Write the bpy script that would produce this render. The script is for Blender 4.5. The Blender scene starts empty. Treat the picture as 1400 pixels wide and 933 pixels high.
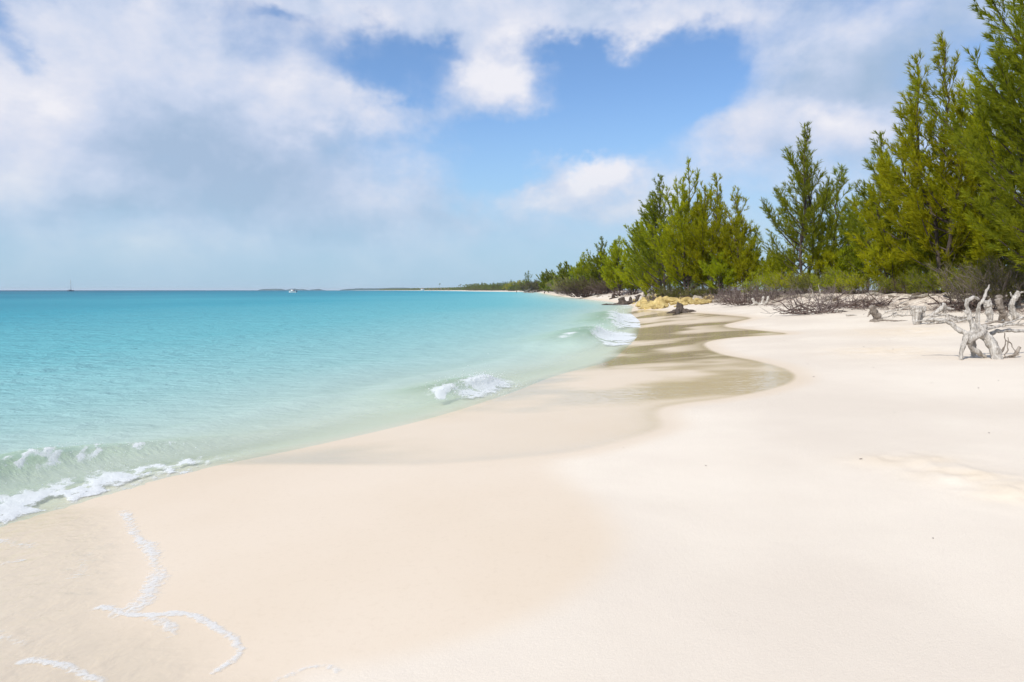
import bpy, math, random
import numpy as np
R = math.radians
sc = bpy.context.scene
col = sc.collection
rng = np.random.default_rng(7)

# ------------------------------------------------------------------ camera
EYE = 1.9
PITCH = math.atan((466.5 - 397.0) / 933.0)
cam = bpy.data.cameras.new('camera'); cam.lens = 24; cam.sensor_width = 36
cam.clip_start = 0.05; cam.clip_end = 60000
co = bpy.data.objects.new('camera', cam); col.objects.link(co)
co.location = (0, 0, EYE); co.rotation_euler = (math.pi/2 - PITCH, 0, 0)
sc.camera = co
sc.view_settings.view_transform = 'Standard'; sc.view_settings.look = 'None'
sc.view_settings.exposure = 0.08; sc.view_settings.gamma = 1.0
sc.view_settings.use_curve_mapping = False

SUN_EL, SUN_AZ = R(46), R(222)            # azimuth clockwise from +Y: behind and to the left
sun = bpy.data.lights.new('sun', 'SUN'); sun.energy = 4.2; sun.angle = R(0.6); sun.color = (1, .965, .91)
so = bpy.data.objects.new('sun', sun); col.objects.link(so)
so.rotation_euler = (math.pi/2 - SUN_EL, 0, math.pi - SUN_AZ + 0)
import mathutils
sdir = mathutils.Vector((math.sin(SUN_AZ)*math.cos(SUN_EL), math.cos(SUN_AZ)*math.cos(SUN_EL), math.sin(SUN_EL)))
so.rotation_euler = sdir.to_track_quat('Z', 'Y').to_euler()

# ------------------------------------------------------------------ node helpers
class NT:
    def __init__(s, tree): s.t = tree; s.n = tree.nodes; s.l = tree.links
    def node(s, typ, **kw):
        n = s.n.new(typ)
        for k, v in kw.items():
            if k.startswith('_'): setattr(n, k[1:], v)
        return n
    def put(s, sock, v):
        if isinstance(v, bpy.types.NodeSocket): s.l.new(v, sock)
        elif v is not None:
            if hasattr(sock.default_value, '__len__') and isinstance(v, (tuple, list)) and len(sock.default_value) == 4 and len(v) == 3: v = (*v, 1)
            sock.default_value = v
    def m(s, op, a, b=None, c=None, clamp=False):
        n = s.n.new('ShaderNodeMath'); n.operation = op; n.use_clamp = clamp
        s.put(n.inputs[0], a)
        if b is not None: s.put(n.inputs[1], b)
        if c is not None: s.put(n.inputs[2], c)
        return n.outputs[0]
    def v(s, op, a, b=None, out=0):
        n = s.n.new('ShaderNodeVectorMath'); n.operation = op
        s.put(n.inputs[0], a)
        if b is not None: s.put(n.inputs[3 if op == 'SCALE' else 1], b)
        return n.outputs[out]
    def mix(s, f, a, b, typ='RGBA', blend='MIX'):
        n = s.n.new('ShaderNodeMix'); n.data_type = typ
        if typ == 'RGBA': n.blend_type = blend; i = (0, 6, 7); o = 2
        else: i = (0, 2, 3); o = 0
        s.put(n.inputs[i[0]], f); s.put(n.inputs[i[1]], a); s.put(n.inputs[i[2]], b)
        return n.outputs[o]
    def ss(s, x, lo, hi, a=0.0, b=1.0):
        n = s.n.new('ShaderNodeMapRange'); n.interpolation_type = 'SMOOTHSTEP'
        s.put(n.inputs[0], x); s.put(n.inputs[1], lo); s.put(n.inputs[2], hi); s.put(n.inputs[3], a); s.put(n.inputs[4], b)
        return n.outputs[0]
    def noise(s, vec, scale, detail=4, rough=.55, dist=0.0, out=0):
        n = s.n.new('ShaderNodeTexNoise'); n.noise_dimensions = '3D'
        s.put(n.inputs['Vector'], vec); n.inputs['Scale'].default_value = scale
        n.inputs['Detail'].default_value = detail; n.inputs['Roughness'].default_value = rough
        n.inputs['Distortion'].default_value = dist
        return n.outputs[out]
    def ramp(s, f, stops, interp='LINEAR'):
        n = s.n.new('ShaderNodeValToRGB'); r = n.color_ramp; r.interpolation = interp
        while len(r.elements) < len(stops): r.elements.new(.5)
        for e, (p, c) in zip(r.elements, stops): e.position = p; e.color = (*c, 1)
        s.put(n.inputs[0], f); return n.outputs[0]
    def attr(s, name, out='Fac'):
        n = s.n.new('ShaderNodeAttribute'); n.attribute_name = name; return n.outputs[out]
    def pos(s):
        return s.n.new('ShaderNodeNewGeometry').outputs['Position']
    def objc(s):
        return s.n.new('ShaderNodeTexCoord').outputs['Object']
    def vec(s, x, y, z):
        n = s.n.new('ShaderNodeCombineXYZ'); s.put(n.inputs[0], x); s.put(n.inputs[1], y); s.put(n.inputs[2], z); return n.outputs[0]
    def sep(s, v):
        n = s.n.new('ShaderNodeSeparateXYZ'); s.put(n.inputs[0], v); return n.outputs
    def bump(s, h, strength=1.0, dist=.02, normal=None):
        n = s.n.new('ShaderNodeBump'); s.put(n.inputs['Strength'], strength); n.inputs['Distance'].default_value = dist
        s.put(n.inputs['Height'], h)
        if normal is not None: s.put(n.inputs['Normal'], normal)
        return n.outputs[0]

def lin(r, g, b):
    f = lambda c: (c/255/12.92) if c/255 <= .04045 else ((c/255+.055)/1.055)**2.4
    return (f(r), f(g), f(b))

# ------------------------------------------------------------------ world: Nishita sky with procedural clouds by direction
world = bpy.data.worlds.new('World'); sc.world = world; world.use_nodes = True
W = NT(world.node_tree); W.n.clear()
wo = W.n.new('ShaderNodeOutputWorld'); bg = W.n.new('ShaderNodeBackground'); bg.inputs[1].default_value = 0.1
sky = W.n.new('ShaderNodeTexSky'); sky.sky_type = 'NISHITA'; sky.sun_disc = False
sky.sun_elevation = SUN_EL; sky.sun_rotation = SUN_AZ; sky.air_density = 1.0; sky.dust_density = .6; sky.ozone_density = 2.0
D = W.n.new('ShaderNodeTexCoord').outputs['Generated']
dx, dy, dz = W.sep(D)
az = W.m('ARCTAN2', dx, dy)
el = W.m('ARCSINE', dz)
P0 = W.vec(az, el, 0.0)
stretch = W.vec(W.m('MULTIPLY', az, 1.0), W.m('MULTIPLY', el, 1.3), 0.0)
wn = W.noise(stretch, 4.0, 5, .6, 0, out=1)
warp = W.v('SCALE', W.v('SUBTRACT', wn, (.5, .5, .5)), .20)
wn2 = W.noise(stretch, 14.0, 5, .65, 0, out=1)
warp2 = W.v('SCALE', W.v('SUBTRACT', wn2, (.5, .5, .5)), .05)
P = W.v('ADD', W.v('ADD', P0, warp), warp2)
def azel(px, py):
    u = (px - 700)/933; v = -(py - 466.5)/933
    y = math.cos(PITCH) + v*math.sin(PITCH); z = -math.sin(PITCH) + v*math.cos(PITCH)
    return math.atan2(u, y), math.atan2(z, math.hypot(u, y))
def blobs(lst, base, P):
    acc = base
    for (px, py, rx, ry, w) in lst:
        a, e = azel(px, py)
        d = W.v('MULTIPLY', W.v('SUBTRACT', P, (a, e, 0)), (933/rx, 933/ry, 0))
        g = W.m('EXPONENT', W.m('MULTIPLY', W.v('DOT_PRODUCT', d, d, out=1), -1.0))
        acc = W.m('MULTIPLY_ADD', g, w, acc)
    return acc
cover = [  # negative = blue openings, positive = cloud
    (500, 90, 70, 44, -1.0), (590, 62, 50, 14, -.5), (600, 98, 34, 26, -.4), (560, 130, 40, 16, -.4),
    (850, 130, 110, 55, -.90), (930, 80, 60, 45, -.9), (780, 70, 50, 26, -.9), (960, 130, 50, 40, -.6),
    (800, 190, 120, 40, -.8), (680, 205, 110, 40, -.8), (640, 250, 90, 40, -.35), (720, 235, 70, 40, -.4),
    (15, 45, 30, 34, -.9), (45, 100, 16, 22, -.6), (378, 18, 40, 12, -.6), (1390, 110, 26, 40, -.5), (930, 225, 60, 22, -.25),
    (690, 95, 78, 52, .9), (820, 245, 72, 26, .9), (740, 272, 50, 15, .5), (90, 200, 120, 120, .7), (470, 160, 110, 34, .6),
    (1160, 90, 150, 90, .6), (980, 200, 90, 36, .7), (620, 15, 330, 22, .6), (250, 100, 200, 100, .5),
    (350, 260, 300, 80, .5), (620, 300, 60, 24, .3), (860, 25, 160, 22, .5)]
C0 = blobs(cover, .30, P)
fb = W.noise(stretch, 5.2, 10, .56, .1)
dens = W.m('MULTIPLY_ADD', W.m('SUBTRACT', fb, .5), 2.6, C0)
mask = W.ss(dens, -.45, 1.0)
mask = W.m('MULTIPLY', mask, W.ss(el, R(-2), R(7), .35, 1.0))
# cloud shading: height in the cloud against a copy shifted towards the sun side (up and left)
st2 = W.v('ADD', stretch, (-.022, .045, 0))
fb2 = W.noise(st2, 5.2, 10, .56, .1)
relief = W.m('MULTIPLY', W.m('SUBTRACT', fb, fb2), 1.9)
shade = [  # + bright, - grey undersides
    (80, 195, 80, 90, .34), (35, 240, 70, 60, .25), (690, 90, 75, 45, .50), (820, 240, 62, 26, .55), (740, 274, 34, 13, .3), (1150, 165, 70, 22, .35),
    (480, 165, 120, 30, .32), (300, 110, 150, 40, .12), (860, 30, 200, 26, .18), (1010, 80, 40, 60, .22), (430, 40, 120, 24, .25), (1040, 205, 110, 30, .1),
    (280, 250, 170, 42, -.40), (130, 280, 120, 18, -.26), (420, 235, 110, 45, -.20), (460, 305, 170, 22, -.22), (240, 190, 90, 60, -.15), (690, 165, 90, 18, -.15),
    (1150, 95, 120, 45, -.28), (1310, 60, 120, 70, -.22), (1080, 130, 60, 26, -.18), (300, 180, 40, 60, -.1), (610, 120, 60, 30, -.05)]
S0 = blobs(shade, .52, P)
S = W.m('ADD', W.m('MULTIPLY_ADD', W.m('SUBTRACT', fb, .5), .25, S0), W.m('SUBTRACT', relief, W.ss(dens, .7, 1.9, 0.0, .16)), clamp=True)
cc = W.ramp(S, [(0.0, (3.7, 4.9, 6.7)), (.3, (4.6, 5.6, 7.4)), (.55, (5.8, 6.5, 8.1)), (.8, (7.0, 7.3, 8.4)), (1.0, (8.2, 8.2, 8.8))])
# clear sky: Nishita tinted, paler towards the horizon
clear = W.mix(1.0, sky.outputs[0], (1.12, 1.32, 1.55, 1), blend='MULTIPLY')
low = W.ss(el, R(0), R(17), 1.0, 0.0)
clear = W.mix(W.m('MULTIPLY', low, .85), clear, (3.6, 5.5, 7.2, 1))
hz = W.ss(el, R(0), R(11), 1.0, 0.0)
cc = W.mix(W.m('MULTIPLY', hz, .7), cc, (3.9, 5.8, 7.3, 1))
fin = W.mix(mask, clear, cc)
W.l.new(fin, bg.inputs[0]); W.l.new(bg.outputs[0], wo.inputs[0])

# ------------------------------------------------------------------ mesh helpers
def tag(o, label=None, cat=None, group=None, kind=None):
    if label: o['label'] = label
    if cat: o['category'] = cat
    if group: o['group'] = group
    if kind: o['kind'] = kind
    return o
def mk(name, V, faces, mat=None, parent=None, smooth=False, attrs=None):
    """faces: list of int arrays of shape (n,3) or (n,4)"""
    me = bpy.data.meshes.new(name)
    V = np.asarray(V, np.float32)
    faces = [np.asarray(f, np.int32) for f in faces if len(f)]
    loops = np.concatenate([f.ravel() for f in faces])
    tot = np.concatenate([np.full(len(f), f.shape[1], np.int32) for f in faces])
    st = np.concatenate([[0], np.cumsum(tot)[:-1]]).astype(np.int32)
    me.vertices.add(len(V)); me.vertices.foreach_set('co', V.ravel())
    me.loops.add(len(loops)); me.loops.foreach_set('vertex_index', loops)
    me.polygons.add(len(tot)); me.polygons.foreach_set('loop_start', st)
    if smooth: me.polygons.foreach_set('use_smooth', np.ones(len(tot), bool))
    me.update(calc_edges=True)
    for k, a in (attrs or {}).items():
        at_ = me.attributes.new(k, 'FLOAT', 'POINT'); at_.data.foreach_set('value', np.asarray(a, np.float32))
    if mat: me.materials.append(mat)
    o = bpy.data.objects.new(name, me); col.objects.link(o)
    if parent: o.parent = parent
    return o
def empty(name, loc=(0, 0, 0), rz=0):
    o = bpy.data.objects.new(name, None); col.objects.link(o); o.location = loc; o.rotation_euler = (0, 0, rz); o.empty_display_size = .2
    return o
class Acc:
    def __init__(s): s.V = []; s.F = []; s.n = 0; s.A = []
    def add(s, V, F, a=None):
        V = np.asarray(V, float); s.V.append(V)
        for f in (F if isinstance(F, list) else [F]): s.F.append(np.asarray(f, np.int64) + s.n)
        s.n += len(V)
        if a is not None: s.A.append(np.broadcast_to(a, (len(V),)).astype(float))
    def build(s, name, mat, parent=None, smooth=False, attr='rnd'):
        t = [f for f in s.F if f.shape[1] == 3]; q = [f for f in s.F if f.shape[1] == 4]
        fs = ([np.concatenate(t)] if t else []) + ([np.concatenate(q)] if q else [])
        at_ = {attr: np.concatenate(s.A)} if s.A else None
        return mk(name, np.concatenate(s.V), fs, mat, parent, smooth, at_)
def norm(v): v = np.asarray(v, float); return v/np.maximum(np.linalg.norm(v, axis=-1, keepdims=True), 1e-9)
def tube(acc, pts, rad, k=6, cap=True, a=None, flat=None):
    pts = np.asarray(pts, float); n = len(pts); rad = np.broadcast_to(rad, (n,))
    tg = norm(np.gradient(pts, axis=0))
    up = np.array([0, 0, 1.]) if abs(tg[0, 2]) < .9 else np.array([1., 0, 0])
    N = np.zeros((n, 3)); N[0] = norm(np.cross(tg[0], up))
    for i in range(1, n):
        v = N[i-1] - tg[i]*np.dot(N[i-1], tg[i]); N[i] = norm(v)
    B = np.cross(tg, N); an = np.arange(k)/k*2*np.pi
    fx, fy = flat or (1, 1)
    V = pts[:, None] + rad[:, None, None]*(np.cos(an)[None, :, None]*N[:, None]*fx + np.sin(an)[None, :, None]*B[:, None]*fy)
    V = V.reshape(-1, 3)
    i = np.arange(n-1)[:, None]*k; j = np.arange(k)[None]; j2 = (j+1) % k
    F = [np.stack([i+j, i+j2, i+k+j2, i+k+j], -1).reshape(-1, 4)]
    if cap:
        V = np.concatenate([V, pts[:1], pts[-1:]]); j = np.arange(k); j2 = (j+1) % k
        F.append(np.stack([np.full(k, n*k), j2, j], -1)); F.append(np.stack([np.full(k, n*k+1), (n-1)*k+j, (n-1)*k+j2], -1))
    acc.add(V, F, a)
def vnoise(x, y, seed=0):
    xi = np.floor(x).astype(np.int64); yi = np.floor(y).astype(np.int64); fx = x-xi; fy = y-yi
    fx = fx*fx*(3-2*fx); fy = fy*fy*(3-2*fy)
    def h(i, j):
        k = (i*374761393 + j*668265263 + seed*974711) & 0x7fffffff
        k = ((k ^ (k >> 13))*1274126177) & 0x7fffffff
        return ((k ^ (k >> 16)) & 0xffff)/65535.
    return (h(xi, yi)*(1-fx)+h(xi+1, yi)*fx)*(1-fy) + (h(xi, yi+1)*(1-fx)+h(xi+1, yi+1)*fx)*fy
def fbm(x, y, oct=4, seed=0, rough=.5):
    a = 1.; s = 0.; t = 0.
    for o in range(oct): s = s + a*vnoise(x*2**o+o*17.3, y*2**o-o*9.1, seed+o); t += a; a *= rough
    return s/t - .5
def sstep(x, a, b): t = np.clip((x-a)/(b-a), 0, 1); return t*t*(3-2*t)

# ------------------------------------------------------------------ lie of the land
def hermite(xq, xs, ys):
    xs = np.array(xs, float); ys = np.array(ys, float)
    h = np.diff(xs); dlt = np.diff(ys)/h; m = np.zeros(len(xs)); m[0] = dlt[0]; m[-1] = dlt[-1]
    for i in range(1, len(xs)-1):
        m[i] = (dlt[i-1]*h[i]+dlt[i]*h[i-1])/(h[i]+h[i-1])
    xq = np.asarray(xq, float); i = np.clip(np.searchsorted(xs, xq)-1, 0, len(h)-1)
    t = np.clip((xq-xs[i])/h[i], 0, 1)
    return (2*t**3-3*t*t+1)*ys[i]+(t**3-2*t*t+t)*h[i]*m[i]+(-2*t**3+3*t*t)*ys[i+1]+(t**3-t*t)*h[i]*m[i+1]
SH = [(-3000, -900), (-200, -60), (-40, -17), (-10, -9.5), (0, -6.3), (3, -5.2), (5.45, -4.15), (7.0, -3.45), (8.2, -2.5), (9.7, -1.45), (12, -.3), (15.1, .95), (18.1, 2.5), (21.4, 3.45),
      (26, 4.6), (41, 7.6), (55, 9.6), (66, 11.6), (80, 14.2), (110, 16.0), (140, 16.0), (177, 15.4), (240, 15.6), (295, 16.5), (400, 18.5), (590, 23), (1000, -40), (2200, -240), (4000, -690), (6000, -1400), (20000, -8000)]
VG = [(-3000, -870), (-200, -35), (-40, 2), (0, 17), (10, 18.5), (20, 19.2), (27, 18.8), (33, 17.2), (42, 16.8), (52, 16.5), (60, 16.6), (68, 15.8), (80, 18.), (110, 20.5), (140, 20.5), (177, 19.3), (240, 19.3), (295, 20.7), (400, 23.5), (590, 31),
      (1000, -20), (2200, -200), (4000, -640), (6000, -1340), (20000, -7900)]
def shoreX(y): return hermite(y, [a for a, b in SH], [b for a, b in SH])
def vegX(y): return hermite(y, [a for a, b in VG], [b for a, b in VG])
def inland_n(x, y):
    sx = shoreX(y); return (x - sx)*.9
def ground(x, y):
    x = np.asarray(x, float); y = np.asarray(y, float)
    sx = shoreX(y); vx = vegX(y)
    n = (x-sx)*.9; t = (x-sx)/(vx-sx)
    zb = np.interp(t, [0, .12, .3, .6, .85, 1.0], [0, .17, .40, .72, .98, 1.08])
    zb = zb + np.where(t > 0, (fbm(x*.28, y*.16, 3, 3))*.05*sstep(t, .1, .5), 0)
    bankn = fbm(x*.7, y*.7, 3, 11)
    bk = sstep(x - vx + bankn*.9, -.3, 2.4)
    zl = zb + bk*(.62 + bankn*.18) + sstep(t, .8, 1.0)*fbm(x*1.6, y*1.6, 3, 5)*.10
    zl = np.where(t > 1, 1.08 + bk*(.62+bankn*.18) + sstep(t, .8, 1.0)*fbm(x*1.6, y*1.6, 3, 5)*.10, zl)
    # scuffed hollows in the dry sand
    for (cx, cy, rx, ry) in SCUFF:
        g = np.exp(-((x-cx)/rx)**2-((y-cy)/ry)**2)
        zl = zl + g*(fbm(x*5.5, y*5.5, 4, 21)*.07+.022)
    zs = -np.interp(-n, [0, .5, 1.5, 4, 12, 60, 400, 3000], [0, .04, .16, .30, .7, 2.0, 4.5, 8])
    return np.where(n > 0, zl, zs)
SCUFF = [(3.4, 5.75, .42, .26), (3.5, 5.2, .35, .3), (3.6, 4.7, .32, .3), (8.4, 15.3, 1.1, 1.6), (12.0, 20.5, 1.6, 2.0)]
def at(px, py, dz=0.0):
    """where the line of sight through a photograph pixel meets the ground"""
    u = (px-700)/933; v = -(py-466.5)/933
    d = np.array([u, math.cos(PITCH)+v*math.sin(PITCH), -math.sin(PITCH)+v*math.cos(PITCH)])
    ts = np.geomspace(1.5, 6000, 4000); p = np.array([0, 0, EYE]) + ts[:, None]*d
    g = ground(p[:, 0], p[:, 1]); g = np.maximum(g, 0) + dz
    hit = np.nonzero(p[:, 2] < g)[0]
    i = hit[0] if len(hit) else len(ts)-1
    return p[i]
def polar(r0, r1, q, nphi, half):
    ph = np.concatenate([np.linspace(-half, half, nphi), np.linspace(half, 2*math.pi-half, 70)[1:-1]])
    n = int(math.log(r1/r0)/q); r = r0*np.exp(np.arange(n+1)*q)
    return ph, r
def in_poly(x, y, P):
    P = np.asarray(P); ins = np.zeros(x.shape, bool); d2 = np.full(x.shape, 1e9); n = len(P)
    for i in range(n):
        x1, y1 = P[i]; x2, y2 = P[(i+1) % n]
        c = ((y1 > y) != (y2 > y)) & (x < (x2-x1)*(y-y1)/((y2-y1) if y2 != y1 else 1e-9)+x1); ins ^= c
        ex, ey = x2-x1, y2-y1; t = np.clip(((x-x1)*ex+(y-y1)*ey)/(ex*ex+ey*ey+1e-12), 0, 1)
        d2 = np.minimum(d2, (x-x1-t*ex)**2+(y-y1-t*ey)**2)
    return np.where(ins, np.sqrt(d2), -np.sqrt(d2))
def polyd(x, y, P):
    d2 = np.full(x.shape, 1e9)
    for (x1, y1), (x2, y2) in zip(P[:-1], P[1:]):
        ex, ey = x2-x1, y2-y1; t = np.clip(((x-x1)*ex+(y-y1)*ey)/(ex*ex+ey*ey+1e-12), 0, 1)
        d2 = np.minimum(d2, (x-x1-t*ex)**2+(y-y1-t*ey)**2)
    return np.sqrt(d2)
def smooth_line(P, it=2):
    P = np.asarray(P, float)
    for _ in range(it):
        a = P[:-1]*.75+P[1:]*.25; b = P[:-1]*.25+P[1:]*.75
        Q = np.empty((2*len(a), 2)); Q[0::2] = a; Q[1::2] = b; P = np.concatenate([P[:1], Q, P[-1:]])
    return P
def gp(lst): return np.array([at(*p)[:2] for p in lst])

# the thin sheet of back-washing water: its landward edge, in lobes
film_edge = gp([(560, 640), (650, 634), (770, 624), (830, 612), (900, 592), (919, 582), (903, 563), (925, 554), (1000, 546), (1060, 534), (1096, 520), (1084, 505), (1040, 494),
                (985, 484), (961, 470), (990, 463), (1050, 459), (1092, 456.5), (1030, 451), (985, 446), (1015, 439), (1037, 434.5), (995, 430.5), (950, 427.5), (905, 425), (880, 423)])
film_edge = smooth_line(film_edge, 2)
fy = np.linspace(62, 8.0, 40)
FILM = np.concatenate([film_edge, np.stack([shoreX(fy)-3.0, fy], -1)])
film2 = gp([(180, 690), (214, 740), (222, 790), (205, 828), (255, 836), (292, 850), (326, 880), (332, 905), (420, 912), (470, 934)])
FILM2 = np.concatenate([smooth_line(film2, 2), [(-1.2, 1.0), (-9, 1.0), (-9, 9)]])
damp = gp([(700, 560), (800, 620), (775, 640), (850, 690), (877, 735), (850, 790), (780, 842), (680, 882), (560, 915), (430, 934)])
DAMP = np.concatenate([smooth_line(damp, 3), [(-.3, 0), (-2, -12), (-16, -12), (-12, 0), (-9, 9), (-3, 12)]])

SEAX0 = {}
# breakers: (s0, s1, fade, offshore distance, height, back width, front width, curl)
BREAK = [(1.0, 7.8, 1.8, 1.12, .31, .75, .34, .7), (11.3, 14.1, .9, .85, .20, .9, .3, .6), (23, 30, 2.4, 1.7, .42, 1.6, .6, .8), (33, 54, 4, 1.6, .36, 1.9, .7, .6)]
def sea(x, y):
    """returns x, z, foam, crest of the water sheet"""
    n = -(x-shoreX(y))*.9
    r = np.hypot(x, y)
    near = np.clip(1-r/160, 0, 1)
    wob = fbm(x*.5, y*.35, 3, 40)
    z = .018*np.sin(n*2.1+wob*9)*near*sstep(n, .5, 3) + .05*near*fbm(n*1.3, y*.22+n*.3, 3, 50)*sstep(n, .6, 3)
    z = z + .035*np.exp(-((n-2.6-wob*.8)/.35)**2)*sstep(y, 5, 8)*(1-sstep(y, 20, 30))
    foam = np.zeros_like(z); dxs = np.zeros_like(z); crest = np.zeros_like(z)
    for (s0, s1, fd, n0, A, wb, wf, cu) in BREAK:
        e = sstep(y, s0-fd, s0+fd)*(1-sstep(y, s1-fd, s1+fd))
        nn = n - n0 - .25*(fbm(y*.9, y*0+3.3, 2, int(s0))) 
        sh = np.where(nn > 0, np.exp(-(nn/wb)**2), np.exp(-(nn/wf)**2))
        a = A*e*(1+.35*fbm(y*2.5, n*.3, 2, 60))
        a = a*sstep(n, -.15, .75)
        z = z + a*sh
        dxs = dxs + cu*a*e*sh**3*.75
        crest = np.maximum(crest, e*sh)
    # spent wash and lace at the water's edge
    lf = np.where(y > 20, 1.1, np.where(y > 9.8, 3.0, 5.0)); lace = fbm(x*lf, y*lf*.8, 4, 70, .65); lace2 = fbm(x*13, y*13, 3, 71)
    e1 = 1-sstep(y, 6.5, 8.9)
    b1 = BREAK[0]
    foam = np.maximum(foam, e1*np.exp(-((n-.30)/.42)**2)*(.74+2.0*lace+1.1*lace2))          # wash at the foot of the near wave
    foam = np.maximum(foam, e1*np.exp(-((n-1.12)/.26)**2)*(.74+2.2*lace+1.8*lace2))       # its crest
    foam = np.maximum(foam, e1*sstep(6.2-y, -1, 1)*np.exp(-((n-.80)/.3)**2)*(.42+2.0*lace+1.5*lace2))
    e2 = sstep(y, 10.9, 12.0)*(1-sstep(y, 13.6, 14.8))
    foam = np.maximum(foam, sstep(y+1.2*lace, 10.9, 12.2)*(1-sstep(y+1.2*lace, 13.2, 14.9))*np.exp(-((n-.62)/.42)**2)*(.98+2.0*lace+1.0*lace2))
    e3 = sstep(y + 4*lace, 22.0, 25.5)*(1-sstep(y + 4*lace, 28.5, 33))
    foam = np.maximum(foam, e3*np.exp(-((n-.75)/.85)**2)*(.95+2.2*lace+.8*lace2))
    foam = np.maximum(foam, e3*np.exp(-((n-2.0-.5*lace)/.35)**2)*(.22+1.8*lace))
    e4 = sstep(y + 8*lace, 33, 38)*(1-sstep(y + 8*lace, 50, 62))
    foam = np.maximum(foam, e4*np.exp(-((n-.6)/1.25)**2)*(.9+2.2*lace+.5*lace2))
    foam = np.maximum(foam, .40*sstep(y, 9.5, 12)*(1-sstep(y, 60, 80))*np.exp(-((n-.06)/(.05+.004*y))**2)*np.clip(.5+2*lace, 0, 1.2))
    foam = np.maximum(foam, .5*sstep(y, 66, 72)*(1-sstep(y, 150, 260))*np.exp(-((n-.5)/1.2)**2)*(1.0+1.6*lace))
    foam = np.clip(foam, 0, 1)
    z = z + foam*.02*(lace2+.5)*(r < 60)
    return x+dxs, z, foam, crest

# ------------------------------------------------------------------ materials of the setting
def material(name):
    m = bpy.data.materials.new(name); m.use_nodes = True; t = NT(m.node_tree); t.n.clear()
    out = t.n.new('ShaderNodeOutputMaterial'); return m, t, out
def sand_material():
    m, t, out = material('coral_sand')
    p = t.pos()
    wet = t.attr('wet'); film = t.attr('film'); scuff = t.attr('scuff'); lit = t.attr('litter'); inl = t.attr('inland'); under = t.attr('under')
    big = t.noise(p, .35, 4, .5); med = t.noise(p, 2.2, 5, .6); fine = t.noise(p, 60, 4, .7); grain = t.noise(p, 420, 2, .6)
    dry = t.mix(t.ss(big, .35, .65), (.71, .63, .525), (.63, .55, .455))
    dry = t.mix(t.m('MULTIPLY', t.ss(med, .35, .7), .25), dry, (.66, .575, .48))
    dry = t.mix(t.m('MULTIPLY', scuff, .6), dry, (.67, .54, .38))
    dry = t.mix(t.m('MULTIPLY', t.ss(grain, .5, .75), .38), dry, (.40, .32, .23))
    damp = t.mix(t.ss(big, .3, .7), (.66, .555, .435), (.625, .515, .39))
    damp = t.mix(t.m('MULTIPLY', t.ss(t.noise(p, 25, 5, .7), .5, .72), .12), damp, (.42, .33, .22))
    c = t.mix(wet, dry, damp)
    c = t.mix(t.m('MULTIPLY', film, t.mix(t.attr('ripple'), .55, .55, 'FLOAT')), c, t.mix(t.ss(t.attr('ripple'), .6, 1.0), (.74, .56, .29), (.58, .46, .29)))
    c = t.mix(under, c, (.58, .53, .40))
    ln = t.noise(p, 3.2, 6, .7); ln2 = t.noise(p, 17, 4, .7)
    lm = t.m('MULTIPLY', lit, t.ss(t.m('MULTIPLY_ADD', ln2, .5, ln), .66, .84))
    c = t.mix(lm, c, t.mix(ln2, (.10, .05, .03), (.24, .14, .09)))
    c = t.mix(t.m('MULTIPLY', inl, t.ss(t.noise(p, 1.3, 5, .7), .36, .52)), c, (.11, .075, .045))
    bs = t.n.new('ShaderNodeBsdfPrincipled')
    t.put(bs.inputs['Base Color'], c)
    t.put(bs.inputs['Roughness'], t.mix(wet, .95, .62, 'FLOAT'))
    bs.inputs['IOR'].default_value = 1.33
    t.put(bs.inputs['Specular IOR Level'], t.m('MULTIPLY', t.mix(wet, .15, .3, 'FLOAT'), t.m('SUBTRACT', 1.0, film)))
    hb = t.m('ADD', t.m('MULTIPLY', fine, .35), t.m('MULTIPLY', grain, .2))
    hb = t.m('MULTIPLY_ADD', med, 1.2, hb)
    n1 = t.bump(hb, t.mix(wet, .38, .14, 'FLOAT'), .02)
    # ripples running in the thin sheet of water
    sx_, sy_, sz_ = t.sep(p)
    rp = t.vec(t.m('MULTIPLY', t.m('MULTIPLY_ADD', sy_, .35, sx_), .5), t.m('MULTIPLY', sy_, 1.0), 0.0)
    r1 = t.noise(rp, 2.2, 4, .55, .4); r2 = t.noise(p, 7, 3, .5, .2)
    rip = t.m('ADD', t.m('MULTIPLY', r1, .8), t.m('MULTIPLY', r2, t.mix(t.attr('ripple'), .05, 1.0, 'FLOAT')))
    n2 = t.bump(rip, t.mix(t.attr('ripple'), .10, .60, 'FLOAT'), .03)
    nm = t.n.new('ShaderNodeMix'); nm.data_type = 'VECTOR'; t.put(nm.inputs[0], film); t.put(nm.inputs[4], n1); t.put(nm.inputs[5], n2)
    t.put(bs.inputs['Normal'], nm.outputs[1])
    gl = t.n.new('ShaderNodeBsdfGlossy'); gl.inputs['Roughness'].default_value = .07; t.put(gl.inputs['Normal'], nm.outputs[1])
    fr = t.n.new('ShaderNodeFresnel'); fr.inputs['IOR'].default_value = 1.33; t.put(fr.inputs['Normal'], nm.outputs[1])
    ms = t.n.new('ShaderNodeMixShader'); t.put(ms.inputs[0], t.m('MULTIPLY', film, t.m('MULTIPLY', t.m('MINIMUM', fr.outputs[0], .60), t.ss(t.attr('ripple'), .3, 1.0, 1.15, .40))))
    t.l.new(bs.outputs[0], ms.inputs[1]); t.l.new(gl.outputs[0], ms.inputs[2]); t.l.new(ms.outputs[0], out.inputs[0]); return m
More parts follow.
